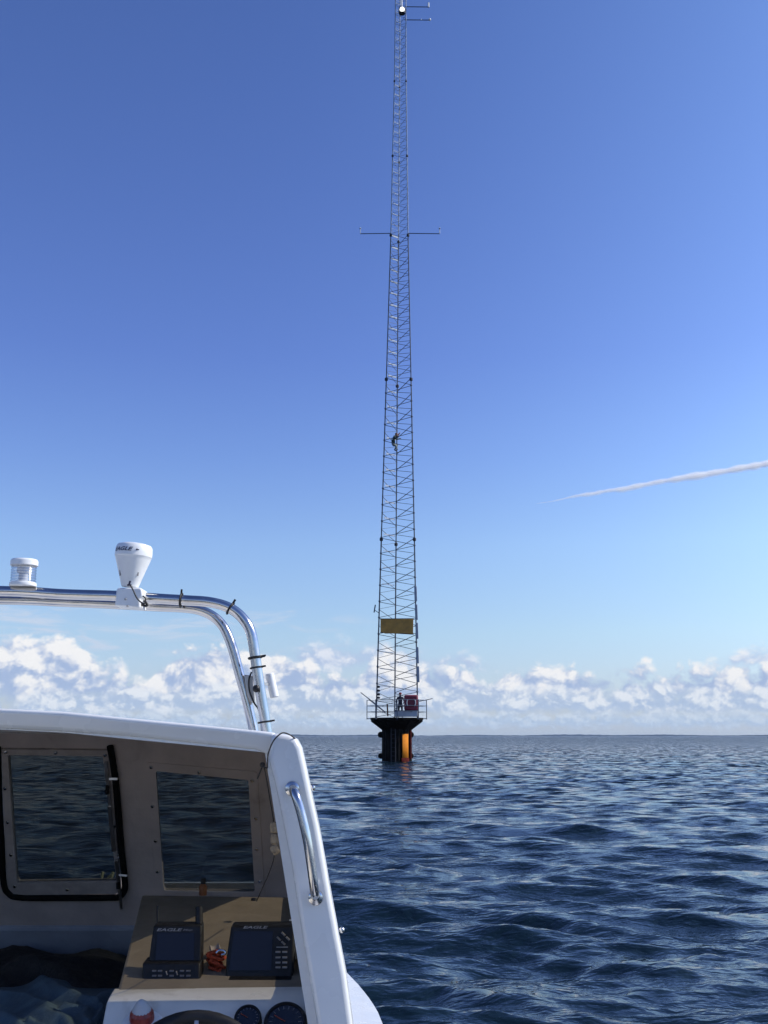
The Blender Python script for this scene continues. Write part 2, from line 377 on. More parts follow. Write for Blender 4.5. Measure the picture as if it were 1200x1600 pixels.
# ------------------------------------------------------------------ far shore
def far_shore():
    mb = MB(); D = 11300; pts = []; n = 900
    for i in range(n+1):
        a = R(-60+120*i/n)
        h = 11+RNG.uniform(-2, 3)+3*math.sin(i*.05)+3*math.sin(i*.17+1)
        if abs(i-n*.5+85) < 5: h += 10
        pts.append((a, h))
    for k in range(n):
        (a, h), (b, h2) = pts[k], pts[k+1]
        A0 = Vector((D*math.sin(a), D*math.cos(a), -1)); B0 = Vector((D*math.sin(b), D*math.cos(b), -1))
        oa = Vector((math.sin(a), math.cos(a), 0))*600; ob = Vector((math.sin(b), math.cos(b), 0))*600
        up = Vector((0,0,1))
        mb.add([A0, B0, B0+up*h2, A0+up*h, A0+oa+up*h, B0+ob+up*h2], [(0,1,2,3), (3,2,5,4)])
    o = mb.build('far_shore', mat('distant_forest', (.055,.085,.11), .9), smooth=False)
    tag(o, kind='structure')
far_shore()

# ------------------------------------------------------------------ contrail
def contrail():
    D = 9000.0
    px = [(838,787,.12),(870,782,.3),(900,775,.6),(930,771,.8),(950,767,.8),(975,764,1),(1010,757,1.1),(1050,750,1.2),(1090,743,1.5),(1130,737,1.5),(1170,730,1.5),(1200,724,1.6),(1260,714,1.7),(1330,700,1.8),(1420,684,1.8)]
    P = spline([at(a, b, D+(a-838)*6) for a, b, w in px], 26)
    Wd = spline([Vector((w, 0, 0)) for a, b, w in px], 26)
    o_ = MB(); rng = np.random.RandomState(3)
    rad = []; PP = []
    for i, (p, w) in enumerate(zip(P, Wd)):
        rad.append(max(1.5, w.x*26*(1+.08*math.sin(i*.31)+.10*math.sin(i*.097+1)+.06*rng.randn())))
        PP.append(p+Vector((0, 0, w.x*2.0*math.sin(i*.083)+w.x*1.2*math.sin(i*.23)+w.x*.5*rng.randn())))
    o_.tube(PP, rad, 14)
    m = bpy.data.materials.new('contrail_vapour'); m.use_nodes = True; t = m.node_tree; t.nodes.clear(); g = NT(t)
    v = g.n('ShaderNodeVolumeScatter'); v.inputs['Color'].default_value = (1,1,1,1); v.inputs['Density'].default_value = .009; v.inputs['Anisotropy'].default_value = .1
    oo = g.n('ShaderNodeOutputMaterial'); t.links.new(v.outputs[0], oo.inputs['Volume'])
    o = o_.build('contrail', m)
    m2 = m.copy(); m2.node_tree.nodes['Volume Scatter'].inputs['Density'].default_value = .022
    MB().tube([p+Vector((0,0,r*.12)) for p, r in zip(PP, rad)], [r*.62 for r in rad], 12).build('dense_core', m2, o)
    tag(o, 'thin white vapour trail slanting up across the blue sky', 'contrail')
contrail()

# ------------------------------------------------------------------ lattice mast on its pile platform
YM = 80.0; DEPTHX = lambda px, py, Y=YM: at(px, py, Y)
deck_z = at(620, 1121, YM-1.9).z
ZS = [deck_z+.02]+[at(620, y, YM).z for y in (843, 594, 369, 245, 128)]+[at(620, -60, YM).z]
WID = [3.0, 2.46, 1.90, 1.36, 1.17, 0.96, .84]
CX0 = at(620, 1118, YM).x; CXT = at(626.6, 10, YM).x
def mast_c(z): return Vector((CX0+(CXT-CX0)*(z-ZS[0])/(ZS[-1]-ZS[0]), YM, z))
def mast_w(z): return float(np.interp(z, ZS, WID))
def leg(which, z):
    s = mast_w(z); c = mast_c(z)
    off = {'L': (-.5, -.2887), 'R': (.5, -.2887), 'M': (-.045, .577)}[which]
    return c+Vector((off[0]*s, off[1]*s, 0))
mast = empty('lattice_mast', mast_c(ZS[0]), 'very tall slim three-legged steel lattice mast rising from the sea platform', 'mast')
for k in range(6):
    z0, z1 = ZS[k], ZS[k+1]; pan = [1.25, 1.25, 1.0, .92, .85, .85][k]; n = max(1, round((z1-z0)/pan)); dz = (z1-z0)/n
    rl = [.050, .046, .042, .040, .038, .036][k]; rb = [.022, .021, .016, .012, .011, .011][k]
    for w in 'LRM':
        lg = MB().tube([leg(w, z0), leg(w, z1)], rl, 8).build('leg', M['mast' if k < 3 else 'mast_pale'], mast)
        if k < 5: fs_ = (1, 1, .85, .7, .6)[k]; MB().lathe([(.05*fs_,-.13*fs_),(.12*fs_,-.10*fs_),(.13*fs_,0),(.12*fs_,.10*fs_),(.05*fs_,.13*fs_)], leg(w, z1-.12), n=10).build('flange', M['flange'], lg)
    for fi, (a, b) in enumerate((('L','R'), ('R','M'), ('M','L'))):
        mb = MB()
        for i in range(n):
            za, zb = z0+i*dz, z0+(i+.5)*dz
            th = rb*2 if fi != 2 else rb*1.5
            mb.bar(leg(a, za+.03), leg(b, zb), th, th*.8); mb.bar(leg(b, zb+.06), leg(a, za+dz-.03), th, th*.8)
            for w, z in ((a, za+.03), (b, zb+.03)):
                if k < 2 and fi == 0: mb.ball(leg(w, z), .085, 8)
                elif k < 2: mb.ball(leg(w, z), .062, 6)
                else: mb.ball(leg(w, z), .05, 6)
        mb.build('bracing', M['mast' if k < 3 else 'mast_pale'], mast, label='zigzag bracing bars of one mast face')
# ladder of broad galvanised steps on the rear left face, catching the sun
z = ZS[0]+2.2
while z < ZS[-1]-1:
    k = max(i for i in range(6) if ZS[i] <= z)
    a, b = leg('L', z), leg('M', z); e = (b-a)
    s0, s1 = a+e*.16, a+e*.90
    hgt = (.06, .11, .12, .045, .035, .03)[k]
    if not (k == 0 and z > ZS[0]+5.5 and z < ZS[0]+8.5):
        MB().bar(s0+Vector((0,0,.05)), s0+Vector(((s1-s0).x, (s1-s0).y*.3, 0)), .03, hgt).build('step', M['galv'], mast)
    z += [1.25, 1.25, .975, .92, .85, .85][k]
def mpix(px, py, Y): return at(px, py, Y)
# ochre board
b0 = [(594.5,967.5),(646,967),(645.5,990.5),(629,989.5),(602,990),(594.5,987)]
MB().prism([at(x, y, YM-1.05) for x, y in b0], (0, .05, 0)).build('sign_board', M['board'], mast, bevel=.01, label='plain ochre board fixed across the mast')
MB().bar(at(594, 967.2, YM-1.0), at(646.5, 966.8, YM-1.0), .07).build('board_rail', M['flange'], mast)
MB().bar(at(594, 988, YM-.96), at(646.5, 991, YM-.96), .06).build('board_rail', M['flange'], mast)
for (y0, y1, x) in ((916,939.5,648.4), (944.5,968.5,649.4), (973,998,650.4), (1011,1036.5,651.2), (1041,1066,652.2)):
    p0, p1 = at(x+1.4, y1, YM-.9), at(x+.7, y0, YM-.9)
    pa = MB().bar(p0, p1, .13, .19).build('panel_antenna', M['panel'], mast, bevel=.02)
    for u_ in (.2, .8): MB().bar(p0.lerp(p1, u_), leg('R', p0.lerp(p1, u_).z), .04).build('bracket', M['flange'], pa)
sa = MB().bar(at(584.5,957,YM-.8), at(586.5,945,YM-.8), .14, .09).build('panel_antenna', M['navy'], mast, bevel=.02, label='short tilted antenna on the left leg')
MB().bar(at(585,953,YM-.8), leg('L', at(585,958,YM-.8).z), .04).build('bracket', M['flange'], sa)
for yy in (1072, 1078, 1084, 1089):
    MB().lathe([(.03,0),(.12,.02),(.14,.12),(.05,.17)], at(591, yy+3, YM-.85), n=10).build('insulator', M['flange'], mast)
# instrument booms half way up
for sgn, x0, x1 in ((-1, 611, 563), (1, 637.5, 687)):
    p0, p1 = at(x0, 364.6, YM-.4), at(x1, 365.2, YM-.4)
    bo = MB().bar(p0, p1, .05).build('instrument_boom', M['mast'], mast)
    MB().tube([p1, p1+Vector((0,0,.42))], .035, 8).lathe([(.05,.40),(.09,.46),(.05,.52)], p1, n=10).build('wind_sensor', M['galv'], bo)
for y, x1, s1 in ((10.5, 669.5, 7), (31, 671.5, 30)):
    p0, p1 = at(632, y, YM-.25), at(x1, y+.4, YM-.25)
    bo = MB().bar(p0, p1, .05).build('instrument_boom', M['mast'], mast)
    c = MB()
    if y < 20: c.tube([p1+Vector((0,0,-.02)), p1+Vector((0,0,.38))], .075, 8)
    else: c.ball(p1+Vector((0,0,.05)), .11, 10)
    c.build('wind_sensor', M['white_plastic'], bo)
    if y > 20: MB().ball(p0.lerp(p1, .66)+Vector((0,0,.03)), .06, 8).build('wind_sensor', M['white_plastic'], bo)
lp = at(628.2, 16.5, YM-.55)
bl = MB().lathe([(.12,-.26),(.27,-.22),(.30,0),(.27,.24),(.12,.28)], lp+Vector((0,.10,0)), (0,0,1), n=20).build('beacon_lamp', M['flange'], mast)
em = bpy.data.materials.new('lamp_glow'); em.use_nodes = True
em.node_tree.nodes['Principled BSDF'].inputs['Emission Color'].default_value = (1,1,.97,1); em.node_tree.nodes['Principled BSDF'].inputs['Emission Strength'].default_value = 1.6
MB().ball(lp+Vector((0,-.13,.0)), .20, 16, (1,1,1.1)).build('lens', em, bl)
MB().tube([lp+Vector((-.03,0,.38)), lp+Vector((-.05,0,2.2))], .07, 8).build('top_pole', M['white_plastic'], mast)

# ---- platform
PC = Vector((CX0, YM, 0)); RP = .95
plat = empty('sea_platform', (PC.x, PC.y, 0), 'black steel pile platform standing in the sea with railings round its deck', 'platform')
MB().lathe([(RP-.1,-3),(RP-.1,deck_z-.14)], PC, n=40).build('pile', M['pile'], plat)  # shade of the pile is put into its black colour
ya = MB(); n_a = 10  # sunlit part of the pile, its lit outline built as a coloured patch
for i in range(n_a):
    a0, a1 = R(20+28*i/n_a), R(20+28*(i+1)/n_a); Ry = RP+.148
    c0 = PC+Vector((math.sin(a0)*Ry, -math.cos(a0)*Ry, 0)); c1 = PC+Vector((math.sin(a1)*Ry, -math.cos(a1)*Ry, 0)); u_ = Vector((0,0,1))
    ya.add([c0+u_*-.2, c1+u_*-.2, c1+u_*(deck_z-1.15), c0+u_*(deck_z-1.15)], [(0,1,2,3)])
yo = ya.build('sunlit_patch', M['yellow'], plat, label='orange-yellow patch standing in for the sunlit part of the pile'); sd_ = yo.modifiers.new('plate', 'SOLIDIFY'); sd_.thickness = .02
fb = MB()          # black fender staves standing in for the pile's shade, open on the sunny side
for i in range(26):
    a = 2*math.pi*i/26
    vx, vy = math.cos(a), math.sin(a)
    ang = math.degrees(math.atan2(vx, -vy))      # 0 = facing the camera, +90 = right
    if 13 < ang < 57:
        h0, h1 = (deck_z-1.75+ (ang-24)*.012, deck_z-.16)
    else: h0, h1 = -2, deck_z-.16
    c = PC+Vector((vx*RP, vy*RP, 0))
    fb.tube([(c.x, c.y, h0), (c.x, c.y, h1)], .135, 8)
fb.build('fender_shade_staves', M['pile'], plat)
MB().tube([PC+Vector((RP+.01,-.52,.2)), PC+Vector((RP+.01,-.52,deck_z-.9))], .10, 10).build('riser_pipe', M['rust'], plat)
for zz, rr_ in ((at(594,1148,YM).z, .22), (at(594,1181,YM).z, .20)):
    for fa in (-96, -140, 178, 130, 84):
        d_ = Vector((math.sin(R(fa)), -math.cos(R(fa)), 0)); t_ = Vector((d_.y, -d_.x, 0))
        ex = .20 if fa < 0 else .06
        MB().lathe([(rr_*.7,-.30),(rr_,-.24),(rr_,.24),(rr_*.7,.30)], PC+d_*(RP+ex)+Vector((0,0,zz)), t_, n=16).build('drum_fender', M['pile'], plat)
wb = MB()
for i in range(10):
    a0, a1 = R(16+36*i/10), R(16+36*(i+1)/10); Ry = RP+.156
    wb.add([PC+Vector((math.sin(a)*Ry, -math.cos(a)*Ry, z)) for a, z in ((a0,-.3),(a1,-.3),(a1,.26),(a0,.26))], [(0,1,2,3)])
wo = wb.build('waterline_band', M['rust'], plat); wo.modifiers.new('plate', 'SOLIDIFY').thickness = .006
for xx in (-.42, -.12):
    MB().tube([PC+Vector((xx,-RP-.14,-1)), PC+Vector((xx,-RP-.14,deck_z-.1))], .03, 8).build('access_rail', M['flange'], plat)
z = .1
while z < deck_z-.2:
    MB().bar(PC+Vector((-.42,-RP-.15,z)), PC+Vector((-.12,-RP-.15,z)), .03).build('rung', M['flange'], plat); z += .3
RD = 1.98; N8 = 12
poly = [PC+Vector((RD*math.cos(2*math.pi*(i+.5)/N8), RD*math.sin(2*math.pi*(i+.5)/N8), deck_z-.14)) for i in range(N8)]
MB().prism(poly, (0,0,.14)).build('deck', M['pile'], plat, bevel=.01)
g = MB()
for i in range(N8):
    a = 2*math.pi*(i)/N8; u = Vector((math.cos(a), math.sin(a), 0)); t_ = Vector((-u.y, u.x, 0))*.04
    g.prism([PC+u*RP*.9+Vector((0,0,deck_z-.15))+t_, PC+u*RD*.95+Vector((0,0,deck_z-.15))+t_, PC+u*RD*.95+Vector((0,0,deck_z-.26))+t_, PC+u*RP*.95+Vector((0,0,deck_z-1.0))+t_], -2*t_)
g.lathe([(RP*.95,deck_z-1.0),(RD*.90,deck_z-.22),(RD*.90,deck_z-.16)], PC, n=N8)
g.build('support_bracket', M['pile'], plat)
rail = MB(); RR = 2.17
PT = [PC+Vector((RR*math.cos(2*math.pi*i/8), RR*math.sin(2*math.pi*i/8)*.95, deck_z)) for i in range(8)]
for i in range(8):
    a, b = PT[i], PT[(i+1) % 8]
    rail.bar(a+Vector((0,0,-.12)), a+Vector((0,0,1.28)), .055)
    for h in (.42, .85, 1.26):
        if i == 4 and h > 1: continue
        rail.bar(a+Vector((0,0,h)), b+Vector((0,0,h)), .038)
    rail.bar(a+Vector((0,0,-.06)), a+(PC+Vector((0,0,deck_z))-a)*.2+Vector((0,0,-.06)), .06)
rail.build('railing', M['navy'], plat)
MB().bar(at(563.5,1082,YM-2), at(585,1098.5,YM-2), .06).bar(at(576,1092,YM-2), at(602,1113,YM-2), .09).build('davit', M['navy'], plat)
MB().bar(at(655,1096,YM-2), at(676,1091.5,YM-2), .05).build('side_boom', M['navy'], plat)
MB().bar(at(606,1119,YM-2.1), at(605,1100,YM-2.1), .16, .1).build('gate_post', M['rust'], plat)
# cabinet and red lifebuoy case
cb = empty('equipment_cabinet', at(634,1119.5,YM-1.3), 'low grey cabinet on the platform deck under the red case', 'cabinet')
MB().box(at(634,1115,YM-1.3), 1.66, .7, .44).build('cabinet_body', M['greybox'], cb, bevel=.02)
MB().box(at(634,1110.6,YM-1.3), 1.72, .76, .05).build('lid', M['navy'], cb, bevel=.01)
rc = empty('lifebuoy_case', at(642,1110,YM-1.35), 'dark red lifebuoy case with pale ring marks at the platform railing', 'lifebuoy case')
cc = at(642.3,1098,YM-1.35)
MB().box(cc, 1.0, .34, 1.10).build('case_body', M['redcase'], rc, bevel=.12, seg=4)
rg = MB()
for a0, a1 in ((138, 222), (-42, 42)):
    pts = [cc+Vector((.31*math.cos(R(a)), -.19, .36*math.sin(R(a)))) for a in np.linspace(a0, a1, 12)]
    rg.tube(pts, [.02]+[.042]*10+[.02], 8)
rg.build('lifebuoy_ring', M['greybox'], rc)

# ---- people (Skin surface grown from a joint skeleton)
def figure(name, root, J, cloth, label, bulk=1.0):
    "J: joint dict -> (x,y,z) in metres relative to root (pelvis-based)"
    E = empty(name, root, label, 'person')
    me = bpy.data.meshes.new('body')
    order = []; rad = []; edges = []; idx = {}
    def v(key, p, r): idx[key] = len(order); order.append(Vector(p)); rad.append(r); return idx[key]
    def e(a, b): edges.append((idx[a], idx[b]))
    v('pelvis', J['pelvis'], .155); v('belly', J['belly'], .135); v('chest', J['chest'], .165); v('neck', J['neck'], .062)
    e('pelvis','belly'); e('belly','chest'); e('chest','neck')
    hd = Vector(J['head']); v('jaw', hd+Vector((0,0,-.07)), .075); v('head', hd+Vector((0,0,.03)), .098); v('crown', hd+Vector((0,0,.10)), .06)
    e('neck','jaw'); e('jaw','head'); e('head','crown')
    fw = Vector(J.get('face', (0,-1,0))).normalized(); v('nose', hd+fw*.115+Vector((0,0,-.01)), .016); e('head','nose')
    for s in 'lr':
        v('sh'+s, J['sh'+s], .075); v('el'+s, J['el'+s], .052); v('wr'+s, J['wr'+s], .034); e('chest','sh'+s); e('sh'+s,'el'+s); e('el'+s,'wr'+s)
        w = Vector(J['wr'+s]); d = (w-Vector(J['el'+s])).normalized(); sd = d.cross(Vector((.3,.8,.4))).normalized()
        v('pm'+s, w+d*.07, .036); e('wr'+s,'pm'+s); up_ = sd.cross(d)
        for k in range(4):
            o_ = sd*(k-1.5)*.022; L = (.075,.09,.085,.065)[k]
            v(f'f{k}a'+s, w+d*.115+o_, .010); v(f'f{k}b'+s, w+d*(.115+L*.6)+o_+up_*.02, .009); v(f'f{k}c'+s, w+d*(.115+L*.8)+o_+up_*.045, .008)
            e('pm'+s, f'f{k}a'+s); e(f'f{k}a'+s, f'f{k}b'+s); e(f'f{k}b'+s, f'f{k}c'+s)
        v('ta'+s, w+d*.05+sd*.05, .011); v('tb'+s, w+d*.09+sd*.06+up_*.03, .010); e('wr'+s,'ta'+s); e('ta'+s,'tb'+s)
        v('hip'+s, J['hip'+s], .10); v('kn'+s, J['kn'+s], .068); v('an'+s, J['an'+s], .045); v('to'+s, J['to'+s], .042)
        e('pelvis','hip'+s); e('hip'+s,'kn'+s); e('kn'+s,'an'+s); e('an'+s,'to'+s)
    me.from_pydata(order, edges, []); o = bpy.data.objects.new('body', me); COL.objects.link(o); o.parent = E
    o.modifiers.new('skin', 'SKIN')
    for i, r in enumerate(rad): me.skin_vertices[0].data[i].radius = (r*(bulk if r > .025 else 1), r*(bulk if r > .025 else 1))
    me.skin_vertices[0].data[0].use_root = True
    o.modifiers.new('sub', 'SUBSURF').levels = 1; o.modifiers['sub'].render_levels = 1
    # clothing by body region in one material
    m = bpy.data.materials.new(name+'_cloth_and_skin'); m.use_nodes = True; t = NT(m.node_tree); b = m.node_tree.nodes['Principled BSDF']; b.inputs['Roughness'].default_value = .85
    tcn = t.n('ShaderNodeTexCoord').outputs['Object']; sp = t.n('ShaderNodeSeparateXYZ'); t.put(sp.inputs[0], tcn)
    zz = sp.outputs[2]
    c = t.mix(t.m('GREATER_THAN', zz, J['pelvis'][2]+.02), cloth[1], cloth[0]); c = t.mix(t.m('GREATER_THAN', zz, J['neck'][2]+.02), c, (.45,.24,.16))
    c = t.mix(t.m('LESS_THAN', zz, min(J['anl'][2], J['anr'][2])+.08), c, (.02,.02,.02))
    t.put(b.inputs['Base Color'], c); me.materials.append(m)
    O = origin_of(E)
    MB().lathe([(.112,.0),(.118,.03),(.105,.09),(.06,.13),(.01,.14)], O+hd+Vector((0,0,.02)), n=14).build('helmet', cloth[2], E)
    ey = MB(); sdv = fw.cross(Vector((0,0,1)))
    for s in (-1, 1): ey.ball(O+hd+fw*.093+sdv*s*.033+Vector((0,0,.012)), .012, 6)
    ey.build('eyes', M['flange'], E)
    return E
# climber hanging on the steps, seen from the side, leaning back to the left
figure('person', at(617, 688, YM+.15), dict(pelvis=(-.10,0,-.30), belly=(-.17,0,-.12), chest=(-.12,0,.16), neck=(.02,0,.34), head=(.12,0,.44), face=(1,-.2,.4),
    shl=(-.05,.18,.27), ell=(.18,.2,.33), wrl=(.30,.12,.50), shr=(-.05,-.18,.25), elr=(.12,-.22,.02), wrr=(.34,-.12,.08),
    hipl=(-.06,.11,-.36), knl=(.20,.14,-.30), anl=(.10,.12,-.62), tol=(.26,.12,-.68), hipr=(-.06,-.11,-.38), knr=(.14,-.14,-.52), anr=(-.04,-.12,-.80), tor=(.14,-.12,-.86)),
    ((.03,.055,.05), (.25,.28,.26), mat('brown_helmet', (.13,.05,.035), .5)), 'person in dark green jacket climbing the lattice mast', 1.3)
rt = at(625.5, 1119.5, YM-.4); rt.z = deck_z
figure('person', rt, dict(pelvis=(0,0,.95), belly=(0,0,1.12), chest=(-.01,0,1.33), neck=(.0,-.02,1.52), head=(0,-.04,1.66), face=(.3,-1,0),
    shl=(-.19,0,1.43), ell=(-.30,-.03,1.16), wrl=(-.26,-.16,.94), shr=(.19,0,1.43), elr=(.30,-.06,1.17), wrr=(.24,-.26,1.06),
    hipl=(-.10,0,.90), knl=(-.12,-.03,.50), anl=(-.12,0,.09), tol=(-.14,-.15,.045), hipr=(.10,0,.90), knr=(.13,-.03,.50), anr=(.13,.02,.09), tor=(.16,-.13,.045)),
    ((.03,.03,.05), (.03,.035,.05), M['helmet']), 'person in dark clothes standing on the platform deck')

# ------------------------------------------------------------------ the boat
BX = -1.10
boat = empty('motor_boat', (BX, 3.0, 0), 'white motor boat with open-backed wheelhouse and steel tube arch on its roof', 'boat')
# hull
def half(Y):   # half beam at gunwale
    return float(np.interp(Y, [-2, 0, 2, 3.2, 4.17, 4.32, 4.54, 4.76, 4.99, 5.4, 5.9, 6.4, 6.8, 7.0], [1.05, 1.16, 1.19, 1.16, 1.09, 1.074, 1.036, .99, .934, .79, .58, .34, .12, .0]))
def gz(Y): return .80+.0*Y
st = list(np.linspace(-2, 4, 13))+list(np.linspace(4.17, 7.0, 26))
hv = []; hf = []
prof = [(1.0, 0), (1.012, -.03), (1.0, -.09), (.93, -.35), (.84, -.62), (.70, -.95), (0, -1.15)]
for Y in st:
    h = max(half(Y), .004)
    row = []
    for s in (-1, 1):
        for (w, d) in (prof if s < 0 else prof[:-1][::-1]):
            row.append((BX+s*h*w, Y-(0 if Y < 4 else -d*.3*(Y-4)/3*-1), gz(Y)+d))
    hv += row
n_ = len(prof)*2-1
for i in range(len(st)-1):
    for j in range(n_-1):
        a = i*n_+j; hf.append((a, a+1, a+1+n_, a+n_))
hf.append(tuple(range(n_)))
hull = MB().add(hv, hf).build('hull', M['gelcoat'], boat, sharp=60)
# deck: camber, open cockpit aft
dv = []; df = []
for Y in st:
    h = max(half(Y), .004)
    for k in range(9):
        u = -1+2*k/8
        z_ = gz(Y)+.0+.045*(1-u*u)*(1 if Y > 3.3 else 0.0)
        dv.append((BX+h*u, Y, z_))
for i in range(len(st)-1):
    for k in range(8):
        if st[i] < 3.3 and 0 < k < 7: continue
        a = i*9+k; df.append((a, a+1, a+10, a+9))
MB().add(dv, df).build('deck', M['gelcoat'], boat, sharp=60)
MB().box((BX, .7, .12), 1.8, 5.3, .04).box((BX-.91,.7,.45), .03, 5.3, .68).box((BX+.91,.7,.45), .03, 5.3, .68).box((BX,-1.95,.45),1.8,.03,.68).build('cockpit_floor', M['pod'], boat)
# small fitting on the bow
bb = Vector((BX-.30, 6.2, .80)); p1, p2 = at(157,1381,6.2), at(161,1362,6.2); p3, p4 = at(171,1381,6.2), at(177,1363,6.2)
bf = MB().tube([p1+Vector((0,0,-.25)), p1, p2], .008, 6).tube([p3+Vector((0,0,-.25)), p3, p4], .008, 6).tube([p1, p3], .007, 6).tube([at(168,1372,6.2), p4], .006, 6)
bf.build('bow_fitting', mat('brass_fitting', (.55,.50,.25), .4), boat)

# front wall of the wheelhouse, raked aft at its top
FN = Vector((0, 1, .55)).normalized(); F0 = Vector((0, 3.3, 1.39))
def fw(px, py, off=0.0):     # point on the inside face of the wall; off > 0 towards the cockpit
    return onplane(px, py, F0-FN*off, FN)
def rrect(c, r, n=6):        # c: 4 corners in pixel space (tl, tr, br, bl); rounded
    out = []
    for i in range(4):
        p0, p, p1 = Vector(c[i-1]), Vector(c[i]), Vector(c[(i+1) % 4]); a = p+(p0-p).normalized()*r[i]; b = p+(p1-p).normalized()*r[i]
        for k in range(n+1):
            t = k/n; out.append((a*(1-t)**2+p*2*t*(1-t)+b*t*t))
    return out
wallL, wallR = -900, 560
w1 = rrect([(2,1172),(173,1173),(192,1400),(8,1401)], [3,3,14,16])
w2 = rrect([(241,1203),(390,1217),(400,1398),(254,1396)], [3,3,3,3])
w3 = rrect([(-420,1180),(-60,1172),(-60,1400),(-390,1402)], [3,3,14,14])
def wall_with_holes(outer, holes, mk, off):
    bm = bmesh.new()
    loops = []
    for L in [outer]+holes:
        vs = [bm.verts.new(mk(p)) for p in L]; es = [bm.edges.new((vs[i], vs[(i+1) % len(vs)])) for i in range(len(vs))]; loops += es
    bmesh.ops.triangle_fill(bm, use_beauty=True, use_dissolve=False, edges=loops)
    r = bmesh.ops.extrude_face_region(bm, geom=list(bm.faces)); 
    bmesh.ops.translate(bm, vec=off, verts=[g for g in r['geom'] if isinstance(g, bmesh.types.BMVert)])
    bmesh.ops.recalc_face_normals(bm, faces=bm.faces)
    m = MB(); bm.verts.index_update(); m.v = [v.co.copy() for v in bm.verts]; m.f = [tuple(v.index for v in f.verts) for f in bm.faces]; bm.free(); return m
outer = [(wallL,1120),(-300,1118),(0,1128),(200,1136),(440,1166),(462,1300),(486,1452),(205,1452),(wallL,1452)]
wall = wall_with_holes(outer, [w1, w2, w3], lambda p: fw(p[0], p[1]), FN*.010).build('front_wall', M['inner'], boat, smooth=False)
MB().prism([fw(x,y,.012) for x, y in ((wallL,1450),(486,1450),(500,1640),(wallL,1640))], FN*.03).build('lower_bulkhead', M['liner_low'], boat, smooth=False, bevel=.01)
# recess line where ceiling meets the wall
# windows
def window(outer, glass_c, gasket=None, screws=(), rel=.010, fm='frame'):
    go = rrect(glass_c, [4,4,4,4], 5)
    fr = wall_with_holes(outer, [go], lambda p: fw(p[0], p[1], rel), FN*(rel+.012)).build('window_frame', M[fm], boat, bevel=.0015)
    MB().prism([fw(p[0], p[1], .0) for p in rrect([tuple(Vector(p)+Vector(d)) for p, d in zip(glass_c, ((-4,-4),(4,-4),(4,4),(-4,4)))], [4]*4, 5)], FN*.004).build('pane', M['pane'], fr, smooth=False)
    for (x, y) in screws:
        p = fw(x, y, rel); MB().lathe([(.0055,0),(.0055,.001),(.004,.003),(.0015,.0036)], p, -FN, n=12).build('screw', M['steel'], fr)
    return fr
fr1 = window(rrect([(3,1171),(172,1173),(188,1397),(10,1399)], [3,3,10,12]), [(12,1180),(161,1182),(182,1379),(26,1381)],
    screws=((9,1175),(87,1176),(164,1180),(8,1232),(12,1285),(17,1336),(23,1385),(105,1390),(178,1291),(186,1337)))
pts = [(172,1166),(180,1215),(185,1270),(190,1330),(195,1378),(194,1392),(186,1401),(170,1402.5),(90,1403),(30,1402),(14,1396),(6,1380),(3,1330),(-1,1260),(-4,1168)]
P_ = spline([fw(x, y, .010) for x, y in pts], 6)
MB().tube(P_, .0095, 10).build('rubber_seal', M['rubber'], boat, label='black rubber seal round the left window')
hb = MB()
hb.bar(fw(165,1190,.016), fw(172,1260,.016), .008, .006); hb.bar(fw(171,1260,.02), fw(178,1330,.02), .010, .006)
hb.bar(fw(182,1345,.02), fw(190,1420,.02), .009, .006); hb.bar(fw(171,1217,.024), fw(184,1217,.024), .010, .006); hb.bar(fw(186,1367,.024), fw(199,1368,.024), .008, .005)
hb.build('hinge_bar', M['alu'], boat)
hk = MB(); hk.bar(fw(168,1227,.022), fw(167,1240,.022), .010, .008); hk.bar(fw(184.5,1378,.024), fw(184.5,1388,.024), .010, .008)
hk.build('window_catch', M['black'], boat)
fr2 = window(rrect([(229,1191),(402,1206),(414,1402),(243,1400)], [6]*4), [(243,1205),(388,1219),(398,1394),(256,1392)],
    screws=((236,1199),(238,1260),(243,1314),(246,1362),(311,1207),(394,1220),(400,1279),(401,1327),(406,1377)), rel=.0025, fm='inner')
fr3 = window(rrect([(-422,1180),(-58,1171),(-58,1400),(-392,1402)], [4]*4), [(-408,1190),(-72,1182),(-72,1388),(-380,1390)])

# rear frame: roof lip and starboard post
YR = 2.30
lip_top = [(-1500,1190),(-1200,1160),(-900,1132),(-600,1112),(-300,1103),(0,1107),(100,1112),(200,1122),(300,1131.5),(400,1141.5),(432,1145)]
lip_bot = [(432,1184),(400,1172),(300,1161),(200,1151),(100,1144),(0,1139),(-300,1136),(-600,1146),(-900,1166),(-1200,1194),(-1500,1225)]
poly = [at(x, y, YR) for x, y in lip_top]+[at(x, y, YR+.022) for x, y in lip_bot]
roof_lip = MB().prism(poly, (0,.045,0)).build('roof_lip', M['gelcoat'], boat, bevel=.011, seg=4)
# roof slab running forward
rv = []; rf = []; RY = [2.33, 2.6, 2.9, 3.2, 3.34]
tops = [at(x, y+6, YR) for x, y in lip_top]
for k, Yq in enumerate(RY):
    for p in tops: rv.append((BX+(p.x-BX)*(1-.045*(Yq-2.3)/1.0), Yq, p.z-.0+.02*0-.012*(Yq-2.3)))
n_ = len(tops); nn = len(rv)
rv += [(x, y, z-.035) for x, y, z in rv]
for i in range(len(RY)-1):
    for j in range(n_-1):
        a = i*n_+j; rf += [(a, a+1, a+1+n_, a+n_), (nn+a, nn+a+n_, nn+a+1+n_, nn+a+1)]
for i in range(len(RY)-1):
    for j in (0, n_-1): a = i*n_+j; rf.append((a, a+n_, nn+a+n_, nn+a))
for i in (0, len(RY)-1):
    for j in range(n_-1): a = i*n_+j; rf.append((a, a+1, nn+a+1, nn+a))
MB().add(rv, rf).build('roof', M['gelcoat'], boat, sharp=50)
